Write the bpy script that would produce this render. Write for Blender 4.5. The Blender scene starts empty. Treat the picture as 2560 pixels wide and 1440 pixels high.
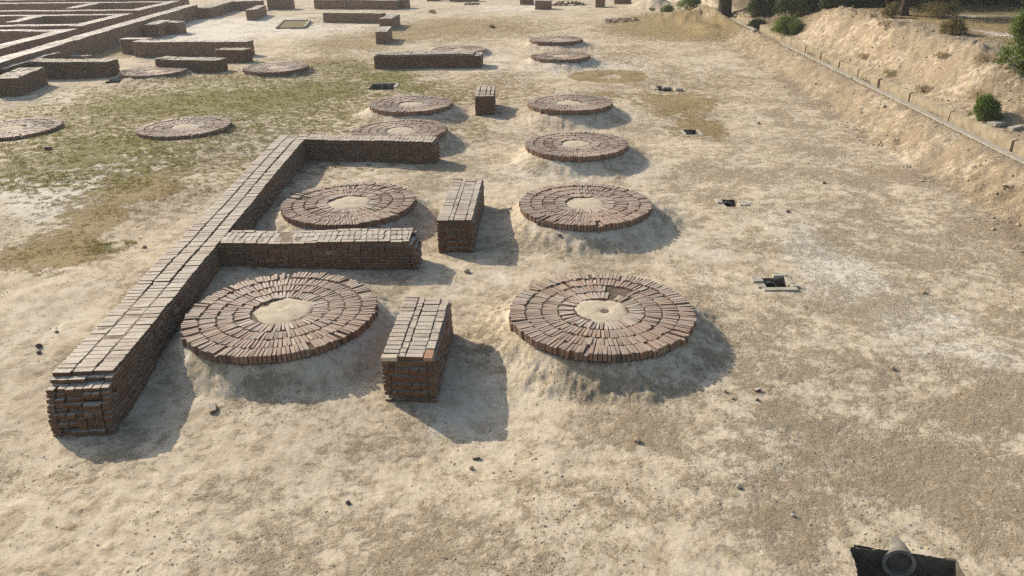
import bpy, bmesh, math, random
import numpy as np
from mathutils import Matrix, Vector
random.seed(7); rng = np.random.default_rng(7)
R = math.radians
C = bpy.context.scene.collection
scene = bpy.context.scene

# ------------------------------------------------------------------ camera, sky, sun, exposure
CAMZ = 6.2973
cam_d = bpy.data.cameras.new('camera'); cam = bpy.data.objects.new('camera', cam_d); C.objects.link(cam)
cam_d.sensor_width = 36.0; cam_d.lens = 1908.8 / 2560 * 36.0
cam_d.clip_start = 0.1; cam_d.clip_end = 1500
cam.matrix_world = Matrix.Translation((0, 0, CAMZ)) @ Matrix.Rotation(R(90 - 24.994), 4, 'X') @ Matrix.Rotation(R(-1.0226), 4, 'Z')
scene.camera = cam

SUN_EL = 29.5
SH = Vector((0.755, -0.656))                 # direction in which shadows fall on the ground
to_sun = Vector((-SH.x * math.cos(R(SUN_EL)), -SH.y * math.cos(R(SUN_EL)), math.sin(R(SUN_EL))))
world = bpy.data.worlds.new('World'); scene.world = world; world.use_nodes = True
wn = world.node_tree.nodes; wl = world.node_tree.links
sky = wn.new('ShaderNodeTexSky'); sky.sky_type = 'NISHITA'; sky.sun_disc = False
sky.sun_elevation = R(SUN_EL); sky.sun_rotation = math.atan2(to_sun.x, to_sun.y)
sky.air_density = 1.2; sky.dust_density = 2.5; sky.ozone_density = 1.0
wn['Background'].inputs['Strength'].default_value = 0.128
wl.new(sky.outputs['Color'], wn['Background'].inputs['Color'])
sun_d = bpy.data.lights.new('sun', 'SUN'); sun_d.energy = 4.3; sun_d.angle = R(0.55); sun_d.color = (1.0, 0.90, 0.76)
sun = bpy.data.objects.new('sun', sun_d); C.objects.link(sun)
sun.rotation_euler = (-to_sun).to_track_quat('-Z', 'Y').to_euler(); sun.location = (-20, 20, 25)
scene.view_settings.view_transform = 'Standard'; scene.view_settings.look = 'None'
scene.view_settings.gamma = 1.0; scene.view_settings.use_curve_mapping = False
scene.view_settings.exposure = 0.36
scene.cycles.use_denoising = False

# ------------------------------------------------------------------ helpers
def tag(o, label=None, cat=None, group=None, kind=None):
    if label: o['label'] = label
    if cat: o['category'] = cat
    if group: o['group'] = group
    if kind: o['kind'] = kind
    return o

def thing(name, loc, label, cat, group=None):
    o = bpy.data.objects.new(name, None); o.empty_display_size = 0.2; C.objects.link(o)
    o.location = loc
    return tag(o, label, cat, group)

def link(name, me, parent=None, kind=None, loc=None):
    o = bpy.data.objects.new(name, me); C.objects.link(o)
    if parent is not None: o.parent = parent
    if loc is not None: o.location = loc
    if kind: o['kind'] = kind
    return o

def np_mesh(name, co, faces, mat, smooth=False):
    """co (N,3); faces: list of (M,k) int arrays"""
    me = bpy.data.meshes.new(name)
    co = np.ascontiguousarray(co, dtype=np.float32)
    me.vertices.add(len(co)); me.vertices.foreach_set('co', co.ravel())
    if not isinstance(faces, list): faces = [faces]
    faces = [np.asarray(f, dtype=np.int32) for f in faces if len(f)]
    nl = sum(f.size for f in faces); npoly = sum(len(f) for f in faces)
    me.loops.add(nl); me.polygons.add(npoly)
    me.loops.foreach_set('vertex_index', np.concatenate([f.ravel() for f in faces]))
    tot = np.concatenate([np.full(len(f), f.shape[1], dtype=np.int32) for f in faces])
    st = np.zeros(npoly, dtype=np.int32); st[1:] = np.cumsum(tot)[:-1]
    me.polygons.foreach_set('loop_start', st)
    try: me.polygons.foreach_set('loop_total', tot)
    except Exception: pass
    me.polygons.foreach_set('use_smooth', np.full(npoly, smooth, dtype=bool))
    me.update(calc_edges=True); me.validate()
    if mat: me.materials.append(mat)
    return me

# value noise -----------------------------------------------------------------
def _hash(ix, iy, seed):
    h = (ix.astype(np.int64) * 374761393 + iy.astype(np.int64) * 668265263 + seed * 1442695041) & 0xFFFFFFFF
    h = ((h ^ (h >> 13)) * 1274126177) & 0xFFFFFFFF
    h = ((h ^ (h >> 16)) * 2246822519) & 0xFFFFFFFF
    return ((h ^ (h >> 15)) & 0xFFFFFF) / float(0xFFFFFF)

def vnoise(x, y, seed=0):
    xi = np.floor(x); yi = np.floor(y); fx = x - xi; fy = y - yi
    u = fx * fx * fx * (fx * (fx * 6 - 15) + 10); v = fy * fy * fy * (fy * (fy * 6 - 15) + 10)
    a = _hash(xi, yi, seed); b = _hash(xi + 1, yi, seed); c = _hash(xi, yi + 1, seed); d = _hash(xi + 1, yi + 1, seed)
    return (a * (1 - u) + b * u) * (1 - v) + (c * (1 - u) + d * u) * v

def fbm(x, y, seed=0, octv=4, gain=0.5):
    s = 0; a = 1; t = 0
    ca, sa = math.cos(0.6), math.sin(0.6)
    for i in range(octv):
        s = s + a * vnoise(x, y, seed + i * 17); t += a; a *= gain
        x, y = (x * ca - y * sa) * 2.03 + 11.3, (x * sa + y * ca) * 2.03 + 4.7
    return s / t

def sst(a, b, x):
    t = np.clip((x - a) / (b - a), 0, 1); return t * t * (3 - 2 * t)

# ------------------------------------------------------------------ layout data
# round platforms: x, y, radius, apron reach, apron irregularity
PLAT = [
 ('near_right', 1.63, 12.49, 1.69, .74), ('near_left', -4.28, 12.70, 1.75, 0.64),
 ('second_right', 1.91, 18.60, 1.69, .85), ('second_left', -4.21, 19.01, 1.73, 0.8),
 ('third_right', 2.20, 24.65, 1.68, .85), ('third_left', -3.89, 26.99, 1.68, 0.8),
 ('fourth_right', 2.49, 31.26, 1.72, .95), ('fourth_left', -3.99, 31.62, 1.70, 0.9),
 ('fifth_right', 2.95, 44.26, 1.67, 1.1), ('sixth_right', 3.13, 51.40, 1.71, 1.2),
 ('far_flat', -3.0, 48.7, 1.7, 0.5), ('left_row_far', -12.35, 41.87, 1.71, 0.5),
 ('left_row_near', -12.0, 28.2, 1.66, 0.8), ('left_edge', -18.52, 28.39, 1.70, 0.8), ('behind_stub', -18.87, 41.95, 1.7, 0.6)]

CTRL = np.array([(-6.1, 9.9, -.70), (-7.5, 9.0, -.72), (-2, 10.4, -.62), (-.8, 9.6, -.70), (1.6, 9.3, -.57), (1.7, 10.0, -.46), (2.9, 10.6, -.44), (3.9, 12.2, -.43), (-.3, 13.4, -.46), (3.4, 14.2, -.45), (-4.2, 10.4, -.50), (-4.6, 11, -.44), (-3.2, 10.9, -.47), (4.0, 18.6, -.46), (1.8, 16.2, -.48), (4.2, 24.6, -.46), (2.2, 22.2, -.48), (-6.3, 15.5, -.27), (-2.1, 15.4, -.42), (-4.3, 15.2, -.36), (-6.6, 13, -.42),
 (-6.8, 24.6, -.52), (-2.4, 24.0, -.52), (-5, 23.6, -.5), (-6.4, 18.5, -.42), (-1.7, 16.6, -.56), (-1.0, 20, -.55), (-1.3, 31.5, -.5), (8, 8, -.62), (4.7, 7, -.64), (10, 15, -.6), (11, 25, -.58),
 (6, 28, -.55), (7, 36, -.5), (-12, 28, -.09), (-12, 26, -.10), (-18.5, 28.4, -.09), (-17, 26.6, -.10), (-9.8, 22, -.24), (-9, 15, -.36), (-10, 10, -.62), (-9, 12, -.5), (-16, 20, -.2), (-12.4, 42, -.28),
 (-19, 42, -.34), (-4, 31, -.4), (-4.2, 20.5, -.42), (-4.3, 12, -.5), (2, 15.5, -.56), (2, 21.5, -.55), (2, 28, -.55), (-20, 50, -.45), (-8, 55, -.45), (0, 60, -.45), (5, 40, -.5),
 (10, 50, -.45), (-30, 60, -.48), (0, 85, -.42), (-23, 37, -.45), (-25, 42, -.45), (0, 5, -.64), (-7, 6, -.7), (-5, 43, -.45), (-20, 75, -.45), (-40, 75, -.5), (-40, 110, -.5), (20, 110, -.4)])
DRX = lambda y: 13.0 + 0.058 * y             # inner edge of the concrete drain beside the bank

def blob(x, y, cx, cy, rx, ry):
    return np.exp(-(((x - cx) / rx) ** 2 + ((y - cy) / ry) ** 2))

def terrain(x, y):
    x = np.asarray(x, dtype=np.float64); y = np.asarray(y, dtype=np.float64)
    num = np.zeros_like(x); den = np.zeros_like(x)
    for cx, cy, cz in CTRL:
        w = 1.0 / ((x - cx) ** 2 + (y - cy) ** 2 + 1.2) ** 1.6
        num += w * cz; den += w
    z = num / den
    far = sst(60, 110, np.hypot(x, y)); z = z * (1 - far) - 0.45 * far
    # large and small undulation of the flat
    rough = np.ones_like(x)
    z = z + (fbm(x * .22, y * .22, 3, 3) - .5) * .10 + (fbm(x * .9, y * .9, 5, 3) - .5) * .045
    # earth aprons round the platforms
    for i, (n, cx, cy, r, ap) in enumerate(PLAT):
        d = np.hypot(x - cx, y - cy)
        ang = np.arctan2(y - cy, x - cx)
        m = d < r + 3.0
        if not m.any(): continue
        wob = (fbm(np.cos(ang) * 2.2 + i * 7, np.sin(ang) * 2.2 + 3.1, 40 + i, 3) - .5)
        reach = ap * (1 + wob * 0.9)
        t = np.clip((d - (r - 0.05)) / reach, 0, 1)
        prof = (1 - t) ** 1.5 * (1 - sst(.75, 1.0, t)) 
        tar = np.where(d < r - .05, -0.16, -0.125 + 0 * d)
        bump = (fbm(x * 3.6, y * 3.6, 60 + i, 5, .62) - .5) * 0.15 * sst(0.02, .3, t) * (1 - sst(.6, 1.1, t))
        gul = -np.abs(fbm(np.cos(ang) * 7 + i * 3, np.sin(ang) * 7 + d * .5, 140 + i, 3) - .5) * .10 * sst(.05, .35, t) * (1 - sst(.6, 1.15, t))
        zz = z * (1 - prof) + tar * prof + np.where(tar > z, bump + gul, 0)
        z = np.where(m, np.maximum(zz, np.minimum(z, zz) if True else zz), z)
        z = np.where(d < r - .12, -0.20, z)
    # bank on the right, drain line, outer mound
    xd = DRX(y)
    toe = xd - 1.75 + (fbm(y * .35, y * 0 + 2.2, 71, 3) - .5) * 1.1
    s = (x - toe) / np.maximum(xd - 0.05 - toe, .2)
    rise = sst(0, 1, s)
    rill = (fbm(x * .7, y * 2.2, 73, 4) - .5) * .34 + (fbm(x * 2.6, y * 3.4, 74, 4) - .5) * .22
    onslope = np.clip(s, 0, 1) * (1 - np.clip(s, 0, 1)) * 4
    bank = z * (1 - rise) + .27 * rise + rill * onslope * np.where(x < xd, 1, 0)
    z = np.where(x < xd + .04, bank, z)
    q = x - xd - 0.85
    up = sst(22, 31, y) * (1 - .72 * sst(45, 54, y))
    hmax = .95 + 1.1 * up
    crest = 2.9 + (fbm(y * .25, y * 0 + 9.0, 77, 3) - .5) * 2.4
    prof = sst(.02, 1.0, q / crest)
    lumpy = (fbm(x * .9 + y * .5, y * .9, 79, 4) - .5) * .55 + (fbm(x * 2.8, y * 3.2, 80, 4) - .5) * .34
    out = .44 + (hmax - .44) * prof + lumpy * np.clip(q / 1.2, 0, 1) * (1 - .75 * sst(.9, 1.5, q / crest))
    z = np.where(x > xd + .87, out, z)
    z = np.where((x > xd + .04) & (x <= xd + .87), .02, z)
    # far end of the bank: crest that bends towards the left, and a spoil heap
    hill = .62 * blob(x, y, 14.8, 65.5, 2.4, 3.4) + .25 * blob(x, y, 12.0, 69.0, 2.6, 3.5)
    z = np.where((x < xd), z + hill * (1 + (fbm(x * 1.0, y * 1.0, 81, 4) - .5) * 1.6), z)
    z = z + .5 * blob(x, y, 14.6, 57.5, 1.1, 3.0) * np.where(x < xd, 1, 0) * (1 - rise)
    heap = np.maximum(0, 1.15 - np.hypot((x - 14.3) / 1.3, (y - 78.5) / 1.3) * .55)
    z = z + heap * (1 + (fbm(x * 1.5, y * 1.5, 83, 3) - .5) * .8) * np.where(x < xd + .04, 1, 1)
    # hollow of the vanished platform
    d = np.hypot(x - 5.14, y - 39.96); z = z - .10 * sst(.9, .2, d)
    # finer clods
    near = 1 - sst(25, 70, np.hypot(x, y))
    inplat = np.zeros_like(x)
    z = z + ((fbm(x * 4.5, y * 4.5, 91, 3) - .5) * .018 + (fbm(x * 14, y * 14, 93, 2) - .5) * .012 * near)
    return z

def tz(x, y):
    return float(terrain(np.array([x]), np.array([y]))[0])

# pits: x0, x1, y0, y1, depth
PIT_ROT = {'big': math.radians(-11.8)}
PITS = {'big': (4.10, 5.27, 5.2, 7.0, .62), 'framed': (5.30, 5.82, 14.34, 14.86, .5), 'slabs': (5.80, 6.17, 19.45, 20.1, .5),
        'thin': (6.54, 7.02, 27.75, 28.6, .45), 'far_right': (7.02, 7.72, 35.8, 37.2, .45),
        'grassy': (-6.70, -5.50, 37.1, 38.7, .5), 'left_far': (-20.8, -19.9, 40.0, 41.0, .45)}

# ------------------------------------------------------------------ materials
def mat_new(name):
    m = bpy.data.materials.new(name); m.use_nodes = True
    nt = m.node_tree; b = nt.nodes['Principled BSDF']
    b.inputs['Roughness'].default_value = .95
    b.inputs['Specular IOR Level'].default_value = .12
    return m, nt, b

class G:
    """small node-graph builder"""
    def __init__(s, nt): s.nt = nt; s.n = nt.nodes; s.l = nt.links
    def put(s, sock, v):
        if isinstance(v, (int, float)): sock.default_value = v
        elif isinstance(v, tuple): sock.default_value = v if len(v) == len(sock.default_value) else tuple(v) + (1,)
        else: s.l.new(v, sock)
    def pos(s): return s.n.new('ShaderNodeNewGeometry').outputs['Position']
    def noise(s, vec, scale, detail=4, rough=.55, dist=0.0):
        n = s.n.new('ShaderNodeTexNoise'); s.l.new(vec, n.inputs['Vector'])
        n.inputs['Scale'].default_value = scale; n.inputs['Detail'].default_value = detail
        n.inputs['Roughness'].default_value = rough; n.inputs['Distortion'].default_value = dist
        return n.outputs[0]
    def math(s, op, a, b=0.0, c=None, clamp=False):
        n = s.n.new('ShaderNodeMath'); n.operation = op; n.use_clamp = clamp
        s.put(n.inputs[0], a); s.put(n.inputs[1], b)
        if c is not None: s.put(n.inputs[2], c)
        return n.outputs[0]
    def step(s, v, a, b, lo=0.0, hi=1.0):
        n = s.n.new('ShaderNodeMapRange'); n.interpolation_type = 'SMOOTHSTEP'
        s.put(n.inputs[0], v); s.put(n.inputs[1], a); s.put(n.inputs[2], b); s.put(n.inputs[3], lo); s.put(n.inputs[4], hi)
        return n.outputs[0]
    def mix(s, f, a, b, mode='MIX'):
        n = s.n.new('ShaderNodeMix'); n.data_type = 'RGBA'; n.blend_type = mode
        s.put(n.inputs[0], f); s.put(n.inputs[6], a); s.put(n.inputs[7], b)
        return n.outputs[2]
    def ramp(s, f, stops):
        n = s.n.new('ShaderNodeValToRGB'); cr = n.color_ramp
        while len(cr.elements) < len(stops): cr.elements.new(.5)
        for e, (p, c) in zip(cr.elements, stops): e.position = p; e.color = tuple(c) + (1,)
        s.put(n.inputs[0], f); return n.outputs[0]
    def bump(s, h, strength, dist, normal=None):
        n = s.n.new('ShaderNodeBump'); n.inputs['Strength'].default_value = strength; n.inputs['Distance'].default_value = dist
        s.put(n.inputs['Height'], h)
        if normal is not None: s.l.new(normal, n.inputs['Normal'])
        return n.outputs[0]
    def sep(s, v):
        n = s.n.new('ShaderNodeSeparateXYZ'); s.l.new(v, n.inputs[0]); return n.outputs

def ground_mat():
    m, nt, b = mat_new('dry_ground'); g = G(nt); p = g.pos()
    at = nt.nodes.new('ShaderNodeAttribute'); at.attribute_name = 'cover'
    at2 = nt.nodes.new('ShaderNodeAttribute'); at2.attribute_name = 'soil'
    sc = nt.nodes.new('ShaderNodeSeparateColor'); nt.links.new(at.outputs['Color'], sc.inputs[0])
    green, dry, lit = sc.outputs[0], sc.outputs[1], sc.outputs[2]
    sc2 = nt.nodes.new('ShaderNodeSeparateColor'); nt.links.new(at2.outputs['Color'], sc2.inputs[0])
    white, orange, shade = sc2.outputs[0], sc2.outputs[1], sc2.outputs[2]
    nA = g.noise(p, .55, 5, .6); nB = g.noise(p, 3.2, 6, .65, .3); nC = g.noise(p, 13, 5, .65); nD = g.noise(p, 55, 4, .65)
    nE = g.noise(p, 1.5, 6, .7, .4)
    nT = g.noise(p, 3.4, 6, .72, .3); nL = g.noise(p, 7.0, 6, .74, .5); nF = g.noise(p, 24, 6, .78, .3)
    base = g.mix(g.step(nA, .36, .64), (.56, .482, .356), (.475, .394, .28))
    base = g.mix(g.step(nB, .40, .64), base, (.405, .33, .226))
    lit = g.math('ADD', lit, g.step(nA, .40, .66, -.35, .55))
    base = g.mix(g.math('MULTIPLY', orange, g.step(nE, .30, .56), clamp=True), base, g.mix(g.step(nB, .40, .60), (.42, .335, .235), (.30, .228, .152)))
    # pale dusty / salty crust
    wf = g.step(g.math('ADD', g.math('MULTIPLY', white, .42), g.math('MULTIPLY_ADD', nE, .62, g.math('MULTIPLY', nC, .3))), .56, .80)
    base = g.mix(g.math('MULTIPLY', wf, .85), base, (.63, .585, .485))
    # brown litter and crumbs in mottles
    lf = g.step(g.math('ADD', g.math('MULTIPLY', lit, .15), g.math('MULTIPLY_ADD', nL, .62, g.math('MULTIPLY', nB, .36))), .50, .68)
    base = g.mix(g.math('MULTIPLY', lf, .52), base, (.255, .198, .125))
    ff = g.step(g.math('MULTIPLY_ADD', lit, .05, nF), .56, .63)
    base = g.mix(g.math('MULTIPLY', ff, .62), base, (.19, .148, .098))
    fw = g.step(g.math('SUBTRACT', 1.0, nF), .60, .68)
    base = g.mix(g.math('MULTIPLY', fw, .4), base, (.60, .55, .44))
    # grass stubble: tufts that close up where the cover is thick
    tf = g.math('MULTIPLY_ADD', nT, .66, g.math('MULTIPLY', nF, .34))
    df = g.step(g.math('ADD', g.math('MULTIPLY', dry, .24), tf), .58, .645)
    df = g.math('MULTIPLY', df, g.step(dry, .02, .22))
    base = g.mix(g.math('MULTIPLY', df, .86), base, g.mix(g.step(nF, .40, .60), (.31, .225, .10), (.19, .14, .06)))
    gf = g.step(g.math('ADD', g.math('MULTIPLY', green, .22), tf), .575, .635)
    gf = g.math('MULTIPLY', gf, g.step(green, .02, .22))
    base = g.mix(g.math('MULTIPLY', gf, .88), base, g.mix(g.step(nF, .40, .60), g.mix(g.step(nB, .42, .6), (.235, .225, .072), (.29, .22, .09)), (.135, .145, .045)))
    # dark leaf litter under the trees, their shade painted in as well
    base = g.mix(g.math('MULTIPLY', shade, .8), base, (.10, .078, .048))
    # speckle
    sp = g.step(nD, .60, .72); base = g.mix(g.math('MULTIPLY', sp, .45), base, (.17, .13, .085))
    sp2 = g.step(g.noise(p, 31, 3, .6), .62, .70); base = g.mix(g.math('MULTIPLY', sp2, .35), base, (.62, .56, .44))
    nt.links.new(base, b.inputs['Base Color'])
    cl = g.math('MULTIPLY_ADD', lf, .75, .35)
    h = g.math('ADD', g.math('MULTIPLY', g.math('MULTIPLY_ADD', nC, .6, g.math('MULTIPLY_ADD', nL, .6, g.math('MULTIPLY', nF, .9))), cl), g.math('MULTIPLY_ADD', g.math('MULTIPLY', orange, nB), 4.5, g.math('MULTIPLY', g.math('ADD', df, gf), .9)))
    n1 = g.bump(h, 0.8, .030); n2 = g.bump(g.noise(p, 120, 3, .6), .6, .006, n1)
    nt.links.new(n2, b.inputs['Normal'])
    return m

def brick_mat(name, dust_amt, dark=1.0, joined=False, face=(1, 1, 1), spec=.15, dust=((.52, .465, .385), (.41, .35, .272))):
    m, nt, b = mat_new(name); g = G(nt); p = g.pos()
    b.inputs['Roughness'].default_value = .62; b.inputs['Specular IOR Level'].default_value = spec
    geo = nt.nodes.new('ShaderNodeNewGeometry')
    if joined: rnd = geo.outputs['Random Per Island']
    else: rnd = nt.nodes.new('ShaderNodeObjectInfo').outputs['Random']
    d = dark
    cols = [(0.0, (.20, .100, .068)), (.16, (.27, .150, .100)), (.34, (.235, .150, .105)), (.5, (.31, .185, .125)), (.66, (.255, .118, .080)), (.8, (.34, .235, .160)), (.93, (.165, .105, .080)), (1.0, (.36, .26, .17))]
    col = g.ramp(rnd, [(q, tuple(v * d for v in c)) for q, c in cols])
    n1 = g.noise(p, 9, 5, .65); n2 = g.noise(p, 45, 4, .6); n3 = g.noise(p, 1.3, 4, .6)
    col = g.mix(g.step(n1, .40, .72, 0, .55), col, (.14 * d, .095 * d, .07 * d))
    col = g.mix(g.step(n2, .52, .75, 0, .5), col, (.38 * d, .29 * d, .20 * d))
    # soot / lichen staining on weathered faces
    col = g.mix(g.step(n3, .50, .70, 0, .5), col, (.085, .065, .05))
    col = g.mix(1.0, col, face, 'MULTIPLY')
    # dust settled on faces that look up
    nz = g.sep(geo.outputs['Normal'])[2]
    up = g.step(nz, .45, .95)
    du = g.math('MULTIPLY', up, g.step(g.math('ADD', g.math('MULTIPLY', n1, .6), g.math('MULTIPLY_ADD', n3, .5, g.math('MULTIPLY', rnd, .22))), .40, .78, dust_amt * .45, dust_amt), clamp=True)
    col = g.mix(du, col, g.mix(g.step(n2, .4, .65), dust[0], dust[1]))
    # thin earth wash on the sides
    col = g.mix(g.step(n1, .45, .65, 0, .22), col, (.33 * face[0], .26 * face[1], .175 * face[2]))
    nt.links.new(col, b.inputs['Base Color'])
    bb = g.bump(g.math('ADD', n2, g.math('MULTIPLY', g.noise(p, 110, 3, .6), .5)), .7, .008)
    nt.links.new(bb, b.inputs['Normal'])
    return m

def plain_mat(name, c0, c1, sc=6.0, bump=.01, sc2=40, c2=None):
    m, nt, b = mat_new(name); g = G(nt); p = g.pos()
    n1 = g.noise(p, sc, 5, .62); n2 = g.noise(p, sc2, 4, .6)
    col = g.mix(g.step(n1, .38, .64), c0, c1)
    col = g.mix(g.step(n2, .55, .72, 0, .5), col, c2 or tuple(v * .55 for v in c0))
    nt.links.new(col, b.inputs['Base Color'])
    nt.links.new(g.bump(g.math('ADD', n1, g.math('MULTIPLY', n2, .5)), .8, bump), b.inputs['Normal'])
    return m

def leaf_mat(name, stops):
    m, nt, b = mat_new(name); g = G(nt)
    geo = nt.nodes.new('ShaderNodeNewGeometry')
    nt.links.new(g.ramp(geo.outputs['Random Per Island'], stops), b.inputs['Base Color'])
    b.inputs['Roughness'].default_value = .6; b.inputs['Specular IOR Level'].default_value = .25
    tr = nt.nodes.new('ShaderNodeBsdfTranslucent'); mx = nt.nodes.new('ShaderNodeMixShader'); mx.inputs[0].default_value = .40
    nt.links.new(g.ramp(geo.outputs['Random Per Island'], stops), tr.inputs['Color'])
    out = nt.nodes['Material Output']
    nt.links.new(b.outputs[0], mx.inputs[1]); nt.links.new(tr.outputs[0], mx.inputs[2]); nt.links.new(mx.outputs[0], out.inputs['Surface'])
    return m

M = {}
M['ground'] = ground_mat()
M['wall_brick'] = brick_mat('wall_brick', 1.0, .92, False, (.63, .56, .46))  # face tint puts the deep shade of the wall sides into the colour
M['wall_brick_joined'] = brick_mat('wall_brick_joined', 1.0, .92, True, (.63, .56, .46))
M['far_brick_joined'] = brick_mat('far_brick_joined', 1.0, 1.0, True, (.95, .86, .74), .35, ((.62, .585, .515), (.52, .475, .40)))  # paler sides and whiter tops paint in distance haze and grazing glint
M['plat_brick'] = brick_mat('platform_brick', .52, 1.0)
M['plat_brick_dusty'] = brick_mat('dusty_platform_brick', .95, 1.08)
M['plat_brick_joined'] = brick_mat('platform_brick_joined', .72, 1.05, True)
M['mud'] = plain_mat('mud_mortar', (.085, .065, .046), (.14, .108, .073), 5, .012)
M['core'] = plain_mat('wall_core_mud', (.19, .15, .105), (.28, .228, .165), 6, .014)
M['joint'] = plain_mat('dirt_joint', (.09, .068, .048), (.18, .138, .095), 7, .015)
M['fill'] = plain_mat('earth_fill', (.50, .435, .325), (.43, .365, .265), 5, .02, 34, (.27, .22, .15))
M['concrete'] = plain_mat('concrete', (.41, .375, .305), (.32, .29, .225), 5, .006, 60, (.24, .21, .16))
M['concrete_old'] = plain_mat('old_concrete', (.34, .285, .20), (.245, .20, .135), 3, .01, 20, (.13, .11, .08))
M['pit'] = plain_mat('shaded_pit_wall', (.15, .125, .095), (.10, .08, .06), 5, .012)  # concrete pit lining, its shade put into the dark colour
M['pipe'] = plain_mat('stained_pipe', (.27, .245, .20), (.18, .16, .125), 6, .006)
M['shade_plug'] = plain_mat('dark_shade_plug', (.035, .028, .02), (.02, .016, .012), 6, .006)  # near-black, painted shade for the inside of the pipes
M['stone'] = plain_mat('stone', (.36, .28, .19), (.24, .18, .125), 11, .012)
M['darkstone'] = plain_mat('dark_stone', (.12, .095, .08), (.085, .07, .06), 11, .012)
M['clod'] = plain_mat('clod', (.42, .34, .235), (.31, .245, .165), 17, .006)
M['lump'] = plain_mat('earth_lump', (.45, .365, .255), (.34, .265, .175), 9, .012)
M['bark'] = plain_mat('bark', (.09, .065, .045), (.055, .04, .03), 9, .03)
M['straw'] = leaf_mat('dry_grass', [(0, (.42, .32, .15)), (.5, (.33, .245, .10)), (1, (.50, .40, .22))])
M['grass'] = leaf_mat('green_grass', [(0, (.20, .20, .07)), (.5, (.30, .27, .10)), (1, (.38, .31, .13))])
M['leaf'] = leaf_mat('leaf', [(0, (.035, .060, .018)), (.5, (.055, .088, .025)), (1, (.085, .12, .035))])
M['leaf_bright'] = leaf_mat('bright_leaf', [(0, (.085, .14, .025)), (.5, (.14, .20, .04)), (1, (.22, .26, .07))])
M['weed'] = leaf_mat('weed_leaf', [(0, (.26, .21, .11)), (.5, (.34, .27, .14)), (1, (.40, .32, .18))])
M['leaf_dry'] = leaf_mat('dry_leaf', [(0, (.13, .115, .04)), (.5, (.20, .17, .06)), (1, (.26, .20, .085))])

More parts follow.
